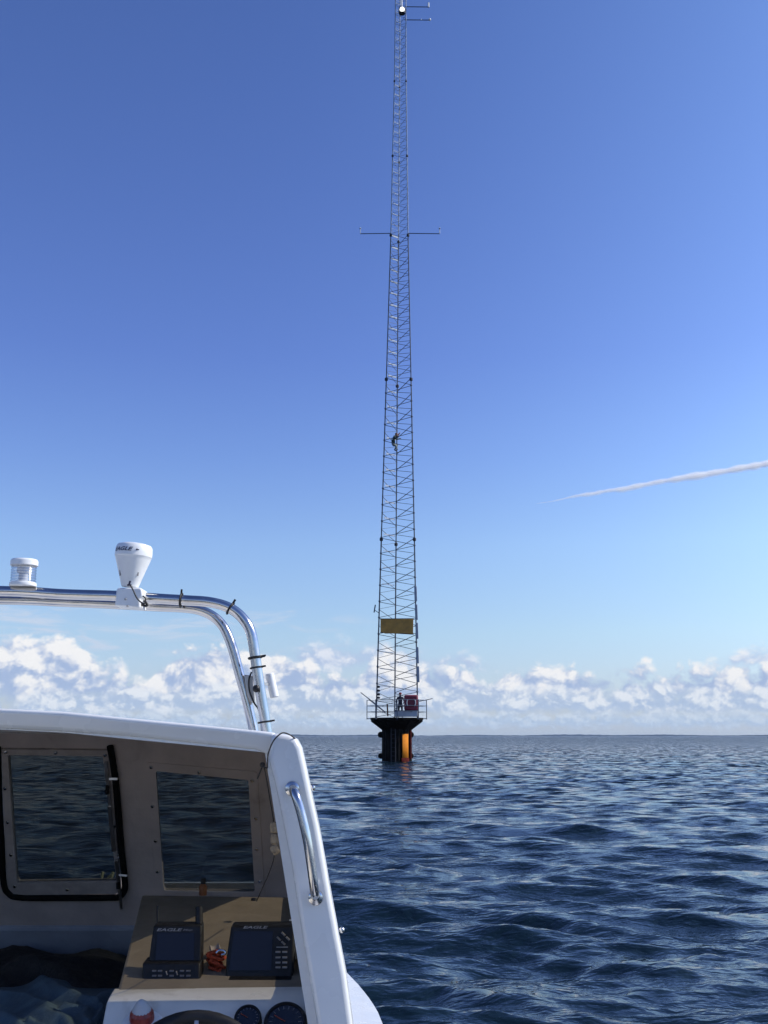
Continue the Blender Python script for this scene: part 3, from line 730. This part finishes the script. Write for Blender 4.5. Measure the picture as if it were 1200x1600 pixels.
# ceiling edge beam under the lip
cbm = [at(x, y, YR+.06) for x, y in [(-1400,1205)]+[(x, y+8) for x, y in lip_bot[::-1][1:-1]]]
# post
pin = [(419,1187),(427,1215),(435,1250),(447,1312),(456,1355),(463,1405),(473,1469),(484,1533),(496,1605),(520,1730),(545,1860)]
pout = [(570,1830),(556,1700),(551,1605),(540,1524),(528,1462),(516,1397),(508,1352),(497,1290),(487,1246),(479,1208),(470,1168),(463,1155),(452,1149),(438,1146.5)]
poly = [at(x, y, YR-.012) for x, y in [(424,1146)]+[(421,1168)]+pin+pout]
MB().prism(poly, (0,.055,0)).build('rear_post', M['gelcoat'], boat, bevel=.010, seg=4)
# mirrored post at the far side
poly2 = [Vector((2*BX-p.x, p.y, p.z)) for p in poly]
MB().prism(poly2, (0,.055,0)).build('rear_post', M['gelcoat'], boat, bevel=.010, seg=4)
# side walls with a smoked side window, narrowing forward
def side(sg):
    def P(Yq, z):
        t = (Yq-2.3)
        xr = np.interp(z, [.75, 1.24, 1.78], [-.035, -.125, -.225]); x = xr-(.11*t)*(1.0)
        return Vector((x if sg > 0 else 2*BX-x, Yq, z))
    out = [(2.335,.78),(3.75,.78),(3.40,1.30),(3.33,1.47),(3.12,1.755),(2.335,1.765)]
    hole = [(2.42,1.31),(3.20,1.365),(3.25,1.45),(2.72,1.63),(2.42,1.67)]
    mb = wall_with_holes(out, [hole], lambda p: P(p[0], p[1]), Vector((-.025*sg, 0, 0)))
    s = mb.build('side_wall', M['gelcoat'], boat, smooth=False)
    MB().prism([P(a, b)+Vector((-.012*sg,0,0)) for a, b in hole], (-.004*sg,0,0)).build('pane', glass('side_pane', (.60,.57,.50), .05), s, smooth=False)
side(1); side(-1)
# trunk below the front wall
MB().prism([(BX-.85,3.80,.82),(BX+.76,3.80,.82),(BX+.74,3.46,1.36),(BX-.8,3.46,1.36)], (0,.03,0)).build('cabin_front', M['gelcoat'], boat, smooth=False)

# grab handle on the post
HP = [(457,1232,.000),(458.5,1235,-.03),(463,1246,-.045),(471.5,1275,-.050),(480,1312,-.052),(486,1350,-.050),(490,1380,-.045),(492,1396,-.030),(493.5,1402,.0)]
hp = spline([at(x, y, YR-.012+d) for x, y, d in HP], 6)
gh = MB().tube(hp, .0092, 16).build('grab_handle', M['steel'], boat)
for x, y in ((457,1232),(493.5,1402)):
    MB().lathe([(.0155,0),(.0155,.003),(.0145,.008),(.010,.011)], at(x, y, YR-.012), (0,-1,0), n=24).build('handle_flange', M['steel'], gh)
for x, y in ((485.5,1231),(531,1453)):
    c = at(x, y, YR+.03)
    MB().tube([c-Vector((.012,0,0)), c+Vector((.004,0,0))], .0035, 8).ball(c+Vector((.004,0,0)), .0062, 10).build('snap_stud', M['steel'], boat)

# tube arch
up_px = [(-60,919.5),(0,923.5),(100,928.5),(180,931),(240,935),(290,938),(325,940.5),(352,947),(371,958),(385,974),(393,992),(398,1020),(402,1050),(408,1088),(413,1118),(419,1156)]
lo_px = [(-60,933),(0,937),(100,940.5),(180,944),(240,947.5),(285,949.5),(312,953.5),(333,963),(348,978),(358,998),(366,1022),(374,1052),(384,1088),(391,1118),(400,1158)]
def arch(px, Y, r):
    P = [at(x, y, Y) for x, y in px]
    Ml = [Vector((2*BX-p.x, p.y, p.z)) for p in P if p.x > BX+.12][::-1]
    P = [p for p in P if p.x > BX+.12]
    return MB().tube(spline(Ml+P, 8), r, 20)
ar = arch(up_px, 2.56, .0125).build('tube_arch', M['steel'], boat)
ar2 = arch(lo_px, 2.60, .0118).build('tube_arch', M['steel'], boat)
def ring(pa, pb, mid, r=.0022, mat_='cable'):
    pa, pb = Vector(pa), Vector(pb)
zt = MB()
def zip_tie(px, py, dx, dy, Y=2.56, r=.0155):
    c = at(px, py, Y); a = Vector((dx, 0, dy)).normalized()   # tube direction
    u = Vector((0,1,0)); w = a.cross(u)
    zt.tube([c+(u*math.cos(t)+w*math.sin(t))*r for t in np.linspace(0, 2*math.pi, 17)], .0022, 6)
    zt.bar(c+w*r*.8-u*r*.5, c+w*(r+.008)-u*r*.6, .004)
zip_tie(283,937.5,1,-.1, r=.0165); zip_tie(360,950.5,.8,-.5); zip_tie(399,1028,.15,-1); zip_tie(401,1043,.15,-1,r=.0145); zip_tie(414,1128,.15,-1)
zip_tie(399.5,1027,.15,-1, r=.017)
zt.build('zip_ties', M['cable'], ar)
pl = MB().prism([at(x, y, 2.585) for x, y in ((381,1054),(396,1056),(398,1100),(390,1096),(386,1085))], (0,.01,0)).build('arch_bracket', M['alu'], boat, bevel=.002)
MB().ball(at(400.5,1076,2.535), .009, 12).build('bracket_knob', M['black'], pl)
MB().tube(spline([at(x, y, 2.57) for x, y in ((393,1050),(389,1062),(390,1080),(397,1098),(405,1112),(410,1150))], 6), .0022, 6).build('cable', M['cable'], ar)
wc = MB().tube([at(421,1052.5,2.62), at(429,1090,2.62)], .0105, 20).build('white_canister', M['white_plastic'], boat, bevel=.002)
MB().bar(at(410,1068,2.6), at(424,1070,2.62), .006).build('canister_bracket', M['alu'], wc)

# GPS antenna horn
YA = 2.55
base = at(203, 917, YA); ax = (at(210, 856, YA)-base).normalized(); px_ = YA/FPX*1.02
ga = empty('gps_antenna', at(201, 948, YA), 'white funnel-shaped satellite antenna with dark lettering on the tube arch', 'antenna')
pr = [(12.5,0),(13.5,2),(20.5,24),(26.5,42),(27.6,46),(28.4,47),(28.6,52),(27.9,61),(25.5,65),(18,67.2),(6,68),(.5,68.2)]
s_ = px_
body = MB().lathe([(r*s_, h*s_) for r, h in pr], base, ax, n=48).build('antenna_body', M['white_plastic'], ga, sharp=30)
for px0, py0, rot in ((190.5,895,-.3), (219,897.5,.55)):
    c = at(px0, py0, YA); d = Vector((c.x, c.y-.0, c.z))
    rr_ = (np.interp((c-base).dot(ax)/s_, [r[1] for r in pr], [r[0] for r in pr]))*s_
    off = (c-base)-ax*(c-base).dot(ax); xo = off.x; yo = -math.sqrt(max(0, rr_**2-xo**2)); c = base+ax*(c-base).dot(ax)+Vector((xo, yo, 0))
    n0 = Vector((xo, yo, -.25*rr_)).normalized(); sd = ax.cross(n0).normalized(); a2 = n0.cross(sd).normalized()
    sl_ = (a2 if a2.z > 0 else -a2)
    MB().box(c-n0*.0005, .0035, .002, .0165, (sd, n0, (ax+Vector((xo*4,yo*4,0))).normalized())).build('slot', M['slot'], body)
# lettering wrapped round the cap
def text_mesh(s, size, shear=.3, extr=0.0):
    cu = bpy.data.curves.new('lettering', 'FONT'); cu.body = s; cu.size = size; cu.shear = shear; cu.align_x = 'LEFT'; cu.resolution_u = 3; cu.offset = size*.022
    o = bpy.data.objects.new('tmp', cu); COL.objects.link(o); bpy.context.view_layer.update()
    me = bpy.data.meshes.new_from_object(o.evaluated_get(bpy.context.evaluated_depsgraph_get())); bpy.data.objects.remove(o)
    vs = [v.co.copy() for v in me.vertices]; fs = [tuple(p.vertices) for p in me.polygons]; bpy.data.meshes.remove(me); return vs, fs
def finish_text(vs, fs, n=None):
    m = MB(); m.v = vs; m.f = fs; return m
vs, fs = text_mesh('EAGLE', 1.0, .35); w_ = max(v.x for v in vs)-min(v.x for v in vs); x0 = min(v.x for v in vs)
out = []
A = ax; Xr = Vector((1,0,0)); Xr = (Xr-A*Xr.dot(A)).normalized(); Yr = A.cross(Xr)    # Yr points away
for v in vs:
    u = (v.x-x0)/w_; ang = R(-60)+u*R(70); h = (52.5+v.y*8.2)*s_; rr_ = np.interp(h/s_, [r[1] for r in pr], [r[0] for r in pr])*s_+.0006
    out.append(base+A*h+Xr*rr_*math.sin(ang)-Yr*rr_*math.cos(ang))
finish_text(out, fs).build('lettering', M['ink'], body, smooth=False)
vs, fs = text_mesh('G', 1.0, .0)
dots = MB()
h = 55*s_; 
for ang in (22, 27): dots.ball(base+A*h+Xr*28.6*s_*math.sin(R(ang))-Yr*28.6*s_*math.cos(R(ang)), .0022 if ang == 22 else .0015, 8)
dots.build('logo_mark', M['ink'], body)
mt = MB().prism([at(x, y, YA-.035) for x, y in ((184,918),(220,918),(222,922),(223,932),(218,935),(219,950),(178.5,946.5),(181,932),(181.5,922))], (0,.07,0)).build('mount', M['white_plastic'], ga, bevel=.004, seg=3)
for x, y in ((196,936),(199,947)): MB().lathe([(.003,0),(.002,.002)], at(x, y, YA-.036), (0,-1,0), n=10).build('screw', M['alu'], mt)
MB().ball(at(202,914,YA-.03), .006, 8, (1,.6,.45)).bar(at(202,913,YA-.035), at(203.5,908,YA-.033), .004).build('latch', M['ink'], mt)
MB().tube(spline([at(x, y, YA-.045) for x, y in ((204,915),(208,922),(213,933),(219,940),(226,943),(227,935),(223,931))], 6), .0017, 6).build('cable', M['cable'], ga)
MB().tube(spline([at(x, y, YA-.02) for x, y in ((214,937),(222,945),(230,946),(226,938))], 6), .003, 6).build('cable', M['cable'], ga)

# all-round light
ag = empty('stern_light', at(36, 917, YA), 'squat round navigation light with clear lens and white cap on the arch', 'lamp')
b2 = at(35.5, 916, YA); ax2 = (at(38.5, 874, YA)-b2).normalized()
MB().lathe([(20*s_,0),(20.5*s_,1*s_),(20*s_,5*s_),(18.5*s_,6*s_)], b2, ax2, n=40).build('lamp_base', M['white_plastic'], ag)
le = [(18.4*s_, 6*s_)]
for k in range(6): le += [(18.2*s_, (6+k*4.2+.5)*s_), (19.3*s_, (6+k*4.2+2.0)*s_), (18.2*s_, (6+k*4.2+3.8)*s_)]
MB().lathe(le+[(18.2*s_, 32*s_)], b2, ax2, n=40).build('lens', M['lens'], ag)
MB().lathe([(7*s_,6*s_),(7*s_,20*s_),(10*s_,21*s_),(10*s_,31*s_)], b2, ax2, n=20).build('bulb_holder', M['white_plastic'], ag)
MB().lathe([(19.5*s_,31.5*s_),(20.8*s_,32*s_),(20.8*s_,39*s_),(19*s_,41.5*s_),(12*s_,42.3*s_),(.5*s_,42.5*s_)], b2, ax2, n=40).build('cap', M['white_plastic'], ag)

# ------------------------------------------------------------------ console
DN = None
fl, fr_, nr, nl = at(222,1398,3.20), at(470,1402,3.20), at(488,1546,2.46), at(184,1546,2.46)
MB().prism([fl, fr_, nr, nl], (0,0,-.03)).build('dashboard', M['dash'], boat, smooth=False, bevel=.006)
MB().prism([fl+Vector((0,0,-.03)), nl+Vector((0,0,-.03)), nl+Vector((0,0,-.5)), fl+Vector((0,0,-.5))], (.02,0,0)).build('console_side', M['liner_low'], boat, smooth=False)
# backsplash strip
pod = MB()
secs = []
for (yl, yr, Yq, xl, xr) in ((1545,1541,2.47,178,490), (1553,1556,2.43,173,490), (1560,1568,2.405,169,490), (1568,1575,2.39,166,492), (1600,1605,2.36,160,498), (1700,1700,2.30,146,512)):
    secs.append((at(xl, yl, Yq), at(xr, yr, Yq)))
vs = []; fs = []
for a, b in secs:
    for k in range(9): vs.append(a.lerp(b, k/8))
for i in range(len(secs)-1):
    for k in range(8): a = i*9+k; fs.append((a, a+1, a+10, a+9))
m_ = len(vs); vs += [v+Vector((0,.03,-.02)) for v in vs]
fs += [(m_+a, m_+d, m_+c, m_+b) for (a, b, c, d) in list(fs)]
for i in range(len(secs)-1):
    for k in (0, 8): a = i*9+k; fs.append((a, a+9, m_+a+9, m_+a))
for i in (0, len(secs)-1):
    for k in range(8): a = i*9+k; fs.append((a, a+1, m_+a+1, m_+a))
console = pod.add(vs, fs).build('console', M['pod'], boat, bevel=.003, sharp=50)
PN = (secs[4][0]-secs[3][0]).cross(Vector((1,0,0))).normalized(); PN = PN if PN.y < 0 else -PN
def gauge(px, py, rpx):
    c = at(px, py, 2.36)+PN*.004; r = rpx*2.36/FPX*1.03
    g = MB().lathe([(r,-.02),(r,.004),(r*.94,.009),(r*.86,.009),(r*.84,.004)], c, PN, n=40).build('gauge', M['black'], boat)
    MB().lathe([(r*.85,0),(r*.85,.0045)], c, PN, n=40).build('dial', M['gauge'], g)
    u = Vector((1,0,0)); w = PN.cross(u).normalized(); w = w if w.z > 0 else -w
    tk = MB()
    for a in range(-130, 131, 20):
        d = u*math.sin(R(a))+w*math.cos(R(a)); tk.bar(c+PN*.005+d*r*.62, c+PN*.005+d*r*.76, r*.035, r*.03)
    tk.build('tick_marks', M['keys'], g)
    d = u*math.sin(R(-60))+w*math.cos(R(-60)); MB().bar(c+PN*.006, c+PN*.006+d*r*.62, r*.05, r*.03).build('needle', M['red'], g)
gauge(387.5, 1594, 19.5); gauge(446, 1600, 30)
# steering wheel
wc_ = at(297, 1724, 2.20); rw = .148; wn = Vector((0,-.92,.38)).normalized(); u = Vector((1,0,0)); w = wn.cross(u)
sw = MB().tube([wc_+(u*math.cos(t)+w*math.sin(t))*rw for t in np.linspace(0, 2*math.pi, 49)], .013, 14).build('steering_wheel', M['black'], boat)
sp_ = MB()
for a in (90, 210, 330): sp_.bar(wc_, wc_+(u*math.cos(R(a+0))+w*math.sin(R(a)))*rw*.97, .02, .008)
sp_.lathe([(.035,-.02),(.035,.01),(.02,.015)], wc_, wn, n=20)
sp_.build('spokes', M['alu'], sw)
# red and white domed fitting
dc = at(222, 1597, 2.34); k_ = 2.34/FPX*.90; dn = Vector((0,-.35,.94)).normalized()
df_ = MB().lathe([(31*k_,-3*k_),(32*k_,0),(30*k_,2*k_),(22*k_,3*k_)], dc, dn, n=32).build('dome_flange', M['white_plastic'], boat)
MB().lathe([(19*k_,2*k_),(20*k_,8*k_),(19*k_,16*k_),(15*k_,22*k_)], dc, dn, n=18).build('red_collar', M['red'], df_, sharp=5)
MB().lathe([(15.5*k_,21*k_),(14*k_,24*k_),(9*k_,33*k_),(4*k_,38*k_),(.5*k_,39*k_)], dc, dn, n=28).build('white_cone', M['greybox'], df_)

# chart plotters -----------------------------------------------------------
def flat_text(s, p, ux, uy, width, mat_, parent, h=None, name='lettering'):
    vs, fs = text_mesh(s, 1.0, .3); x0 = min(v.x for v in vs); w = max(v.x for v in vs)-x0; k = width/w; ky = (h/ .7) if h else k
    nn = ux.cross(uy).normalized()
    finish_text([p+ux*((v.x-x0)*k)+uy*(v.y*ky) for v in vs], fs).build(name, mat_, parent, smooth=False)
def frame_of(c00, c10, c01):     # pixel -> local plane coordinates of a tilted panel
    pass
def panelY(y, y0, y1, Y0, Y1): return Y0+(Y1-Y0)*(y-y0)/(y1-y0)
# left unit: portrait, keys along the bottom
def L(x, y, o=0.0): return at(x, y, panelY(y, 1446, 1534, 2.575, 2.535))+Vector((0,-o,-o*.05))
lu = empty('chart_plotter', L(270,1553), 'black chart plotter with keys below its screen and an antenna stub, left on the dashboard', 'chart plotter', None)
b = MB().prism([L(x,y) for x, y in ((240,1446),(315,1446),(315,1470),(314,1503),(232,1503),(236,1470))], (0,.035,.004)).build('housing', M['black'], lu, bevel=.004, seg=3)
MB().prism([L(x,y,.012) for x, y in ((224,1502),(314.5,1502),(314,1535),(224,1532))], (0,.05,.004)).build('key_bezel', M['black'], lu, bevel=.005, seg=3)
MB().prism([L(x,y,.0012) for x, y in ((246,1457),(304,1457),(303,1500),(243,1500))], (0,.002,0)).build('screen', M['screen'], lu, smooth=False)
ux = Vector((1,0,0)); uy = (L(270,1446)-L(270,1534)).normalized()
flat_text('EAGLE', L(245,1454.5,.0016), ux, uy, 37*.00157, M['print'], b, h=.0058)
flat_text('Map', L(286,1454,.0016), ux, uy, 14*.00157, M['keys'], b, h=.004, name='model_print')
ks = MB()
for r_, y in enumerate((1514.5, 1522)):
    for x in (243, 252, 270, 286, 296): ks.bar(L(x-3.2,y,.0135), L(x+3.2,y,.0135), .0045, .003)
for x, y in ((262,1518),(278,1518)): ks.bar(L(x-1,y-3,.0135), L(x+1,y+3,.0135), .0025)
ks.build('keys', M['keys'], lu)
MB().tube([L(309,1448)+Vector((0,.02,0)), L(308.5,1419)+Vector((0,.02,0))], .0085, 14).build('antenna_stub', M['black'], lu, bevel=.002)
MB().tube([L(243,1448)+Vector((0,.02,0)), L(243.5,1417)+Vector((0,.02,0))], .002, 8).build('thin_aerial', M['black'], lu)
MB().prism([at(x,y,2.52) for x, y in ((229,1534),(314,1536),(313,1553),(229,1553))], (0,.08,.01)).build('bracket', M['black'], lu, bevel=.004)
MB().bar(at(240,1539,2.515), at(262,1538,2.515), .004).build('bracket_trim', M['alu'], lu)
# right unit: landscape, keypad on the right
def Q(x, y, o=0.0): return at(x, y, panelY(y, 1446, 1534, 2.575, 2.54))+Vector((0,-o,-o*.05))
ru = empty('chart_plotter', Q(408,1553), 'black chart plotter with keypad beside its screen, nearest the white post', 'chart plotter', None)
b = MB().prism([Q(x,y) for x, y in ((361,1447),(458,1446),(460,1449),(459,1500),(457,1527),(452,1531),(352,1530),(353,1500))], (0,.04,.004)).build('housing', M['black'], ru, bevel=.005, seg=3)
MB().prism([Q(x,y,.0012) for x, y in ((366,1455),(426.5,1455),(424,1516),(358,1516))], (0,.002,0)).build('screen', M['screen'], ru, smooth=False)
flat_text('EAGLE', Q(380,1450.5,.0016), ux, uy, 36*.00157, M['print'], b, h=.0055)
ks = MB()
for y in (1487, 1495.5, 1503.5, 1511):
    for x in (434.5, 445): ks.bar(Q(x-3.8,y,.002), Q(x+3.8,y,.002), .0065, .003)
ks.bar(Q(432,1479.5,.002), Q(450,1479.5,.002), .0025, .002)
ks.build('keys', M['print'], ru)
dk = MB(); c_ = (443,1466)
for dx, dy in ((0,-7),(0,7),(-7,0),(7,0)):
    dk.bar(Q(c_[0]+dx-2.6,c_[1]+dy-(2.6 if dx*0+1 else 0),.002), Q(c_[0]+dx+2.6,c_[1]+dy+2.6,.002), .007, .003)
dk.build('rocker_key', M['keys'], ru)
MB().prism([at(x,y,2.515) for x, y in ((354,1532),(457,1532),(454,1553),(352,1553))], (0,.09,.01)).build('bracket', M['black'], ru, bevel=.004)
MB().ball(at(440,1539,2.51), .005, 8, (1.8,1,.8)).build('bracket_knob', M['alu'], ru)

# orange rope tangle between them
rp = MB(); rng = random.Random(5); pts = []
for k in range(44):
    t = k/43; pts.append(at(336+15*math.sin(k*2.4)*(1-.2*t)+rng.uniform(-4,4), 1490+34*t*.95+7*math.sin(k*1.7)+rng.uniform(-2,2), 2.62-.045*math.sin(k*1.1)))
rp.tube(spline(pts, 6), .0032, 8)
ot = rp.build('rope_tangle', M['orange']); tag(ot, 'small tangle of orange-red rope between the two chart plotters', 'rope')
MB().tube(spline([at(x,y,2.57) for x, y in ((338,1489),(343,1485),(350,1486),(352,1490),(346,1492))], 5), .003, 8).build('metal_clip', M['steel'], ot)
MB().lathe([(.008,-.012),(.013,-.010),(.009,-.004),(.009,.004),(.013,.010),(.008,.012)], at(336,1484,2.68), (1,.3,.2), n=14).build('bobbin', M['frame'], ot)
# little bottle on the dashboard
am = empty('small_bottle', at(317,1399,3.12), 'small amber bottle with dark cap at the back of the dashboard', 'bottle')
bz = at(317,1399,3.12); MB().lathe([(.010,0),(.011,.003),(.011,.024),(.006,.031)], bz, n=16).build('bottle_body', M['amber'], am)
MB().lathe([(.007,.030),(.007,.043),(.005,.045)], bz, n=14).build('cap', M['black'], am)
# wire rack beside the console
wr = MB()
for x0, y0, x1, y1 in ((452,1438,466,1437),(462,1466,472,1466),(459,1445,464,1540),(472,1470,477,1540),(458,1528,482,1528)):
    wr.tube([at(x0,y0,2.66), at(x1,y1,2.66)], .0016, 6)
wr.build('wire_rack', M['white_plastic'], boat)

# cord with cork floats
cd = empty('float_cord', at(430,1300,2.42), 'thin dark cord with cork floats hanging from the roof lip beside the post', 'cord')
cpts = [(466,1160,2.32),(456,1150,2.28),(443,1145,2.275),(434,1150,2.272),(426,1160,2.272),(419,1178,2.273),(418,1192,2.29),(417,1200,2.33),(409,1196,2.36)]
MB().tube(spline([at(*p) for p in cpts], 6), .0016, 6).build('cord_upper', M['cord'], cd)
MB().tube(spline([at(*p) for p in ((412,1195,2.36),(416,1215,2.38),(422,1250,2.40),(427,1280,2.42),(430,1310,2.42),(428,1340,2.44),(420,1365,2.5),(409,1390,2.7),(401,1408,2.9))], 6), .0013, 6).build('cord_lower', M['cord'], cd)
MB().tube([at(412,1193,2.36), at(402,1217,2.36)], .0018, 6).ball(at(410,1195,2.36), .006, 8).build('knot', M['cord'], cd)
for y, x, dx in ((1293,430,0),(1311,431,1),(1326,432,3)):
    c = at(x, y, 2.42); a = (Vector((.03,.1,1)) if dx < 3 else Vector((.8,-.3,.5))).normalized(); h = .0115
    MB().lathe([(.006,-h),(.0105,-h*.8),(.0118,0),(.0105,h*.8),(.006,h)], c, a, n=18).build('cork_float', M['cork'], cd)
MB().lathe([(.009,0),(.007,.006)], at(397,1407,2.96), (0,0,1), n=12).build('eyelet', M['black'], cd)

# shelf with bag and jacket on the port side
MB().prism([(-2.0,2.40,1.14),(at(176,1560,2.45).x,2.40,1.14),(at(200,1500,3.2).x-.02,3.62,1.14),(-2.0,3.62,1.14)], (0,0,-.03)).build('shelf', M['liner_low'], boat, smooth=False)
def heap(name, label, cat, m, corners, seed, amp, base, ridges, nx=110, ny=70, top=None):
    "crumpled cloth over a patch given in plan: corners = (x0,x1,y0,y1)"
    x0, x1, y0, y1 = corners; rs = np.random.RandomState(seed)
    u, v = np.meshgrid(np.linspace(0, 1, nx), np.linspace(0, 1, ny))
    env = np.clip(np.minimum.reduce([u, 1-u, v, 1-v])*5.5, 0, 1); env = env*env*(3-2*env)
    X = x0+(x1-x0)*u; Y = y0+(y1-y0)*v
    wx = .05*np.sin(9*X+4*Y+seed)+.04*np.sin(17*Y-5*X); wy = .06*np.sin(8*Y-7*X+2*seed)
    H = np.zeros_like(X)
    for k in range(ridges):
        th = rs.uniform(-.5, .5)+(.75 if k % 3 else -.6); f = rs.uniform(12, 40); ph = rs.uniform(0, 6.28)
        s = (X+wx)*np.sin(th)+(Y+wy)*np.cos(th)
        H += (1-np.abs(np.sin(f*.5*s+ph)))**1.6*(9/f)
    H = H/np.percentile(H, 99)
    bigm = .55+.45*np.sin(3.1*u*1.4+1.0*seed)*np.sin(3.1*v)
    Z = base+env*(amp*(.45*bigm+.75*H))
    mb = MB(); vs = np.stack([X, Y, Z], -1).reshape(-1, 3); fs = []
    for i in range(ny-1):
        for j in range(nx-1): a = i*nx+j; fs.append((a, a+1, a+nx+1, a+nx))
    k = len(vs); mb.add([tuple(p) for p in vs], fs); mb.add([(x0,y0,base),(x1,y0,base),(x1,y1,base),(x0,y1,base)], [(0,3,2,1)])
    o = mb.build(name, m, sharp=180); tag(o, label, cat)
    return o
heap('black_bag', 'dark crumpled bag lying behind the blue jacket', 'bag', M['bag'], (-1.75,-.655,2.86,3.42), 3, .085, 1.141, 6)
def jacket():
    def pl(px, py, z=1.215):
        d = at(px, py, 1.0)-Vector((0,0,CZ)); k = (z-CZ)/d.z; return np.array([d.x*k, d.y*k])
    ridges = [([(-60,1512),(0,1513),(40,1511),(72,1526),(112,1547),(150,1556),(176,1545),(196,1540)], 1.0, .035), ([(-60,1536),(0,1541),(30,1545),(62,1562),(100,1577),(108,1596)], .85, .034),
              ([(96,1560),(128,1566),(143,1586),(150,1612)], .8, .026), ([(-50,1572),(10,1576),(28,1588),(40,1612)], .75, .03), ([(48,1580),(66,1592),(90,1612)], .7, .024),
              ([(112,1547),(122,1560),(128,1566)], .7, .02), ([(150,1556),(160,1575),(172,1600)], .75, .024), ([(-60,1600),(0,1604),(60,1618),(140,1630)], .8, .035),
              ([(-200,1520),(-120,1528),(-60,1536)], .8, .04), ([(-220,1560),(-120,1574),(-50,1572)], .8, .04), ([(40,1511),(66,1518),(96,1530)], .8, .02)]
    nx, ny = 240, 190; x0, x1, y0, y1 = -1.50, -.60, 2.12, 2.93
    X, Y = np.meshgrid(np.linspace(x0, x1, nx), np.linspace(y0, y1, ny)); H = np.zeros_like(X)
    Xw = X+.008*np.sin(31*Y+11*X)+.005*np.sin(57*X-20*Y); Yw = Y+.008*np.sin(27*X-9*Y)+.004*np.sin(61*Y+23*X)
    for pts, a_, w_ in ridges:
        P = [pl(*p) for p in pts]; D = np.full_like(X, 9.0)
        for p, q_ in zip(P[:-1], P[1:]):
            e_ = q_-p; L2 = (e_**2).sum(); t_ = np.clip(((Xw-p[0])*e_[0]+(Yw-p[1])*.11*e_[1])/(e_[0]**2+.11*e_[1]**2), 0, 1)
            D = np.minimum(D, np.hypot(Xw-p[0]-t_*e_[0], (Yw-p[1]-t_*e_[1])*.33))
        H = np.maximum(H, a_*np.exp(-(D/(w_*.52))**1.6))
    # small creases running across the folds
    cr = sum((1-np.abs(np.sin(f*(X*np.cos(t_)+Y*np.sin(t_))+ph+1.2*np.sin(9*X+5*Y))))**3*g for f, t_, ph, g in ((38,.5,1,.10),(52,-.3,2,.07),(71,1.1,.4,.05),(95,.2,3,.035)))
    Z = 1.183+.032*H+.011*cr*(.35+.65*H)
    ed = np.clip(np.minimum.reduce([(X-x0)/.08, (x1-X)/.03, (Y-y0)/.1, (y1-Y)/.05]), 0, 1); Z = 1.12+(Z-1.12)*(ed*ed*(3-2*ed))
    vs = np.stack([X, Y, Z], -1).reshape(-1, 3); fs = []
    for i in range(ny-1):
        for j in range(nx-1): a = i*nx+j; fs.append((a, a+1, a+nx+1, a+nx))
    mb = MB(); mb.add([tuple(p) for p in vs], fs)
    o = mb.build('blue_jacket', M['jacket'], sharp=180); tag(o, 'crumpled blue jacket lying on the shelf left of the console', 'jacket')
    sd = o.modifiers.new('thickness', 'SOLIDIFY'); sd.thickness = .004
jacket()

# ------------------------------------------------------------------ sea air
hb_ = MB().box((0, 0, 60), 24000, 24000, 122)
hm = bpy.data.materials.new('sea_air'); hm.use_nodes = True; ht = hm.node_tree; ht.nodes.clear()
hv_ = ht.nodes.new('ShaderNodeVolumePrincipled'); hv_.inputs['Color'].default_value = (.62, .78, 1, 1); hv_.inputs['Density'].default_value = 3.2e-5
ho = ht.nodes.new('ShaderNodeOutputMaterial'); ht.links.new(hv_.outputs[0], ho.inputs['Volume'])
hz_o = hb_.build('haze', hm, smooth=False); tag(hz_o, kind='stuff')
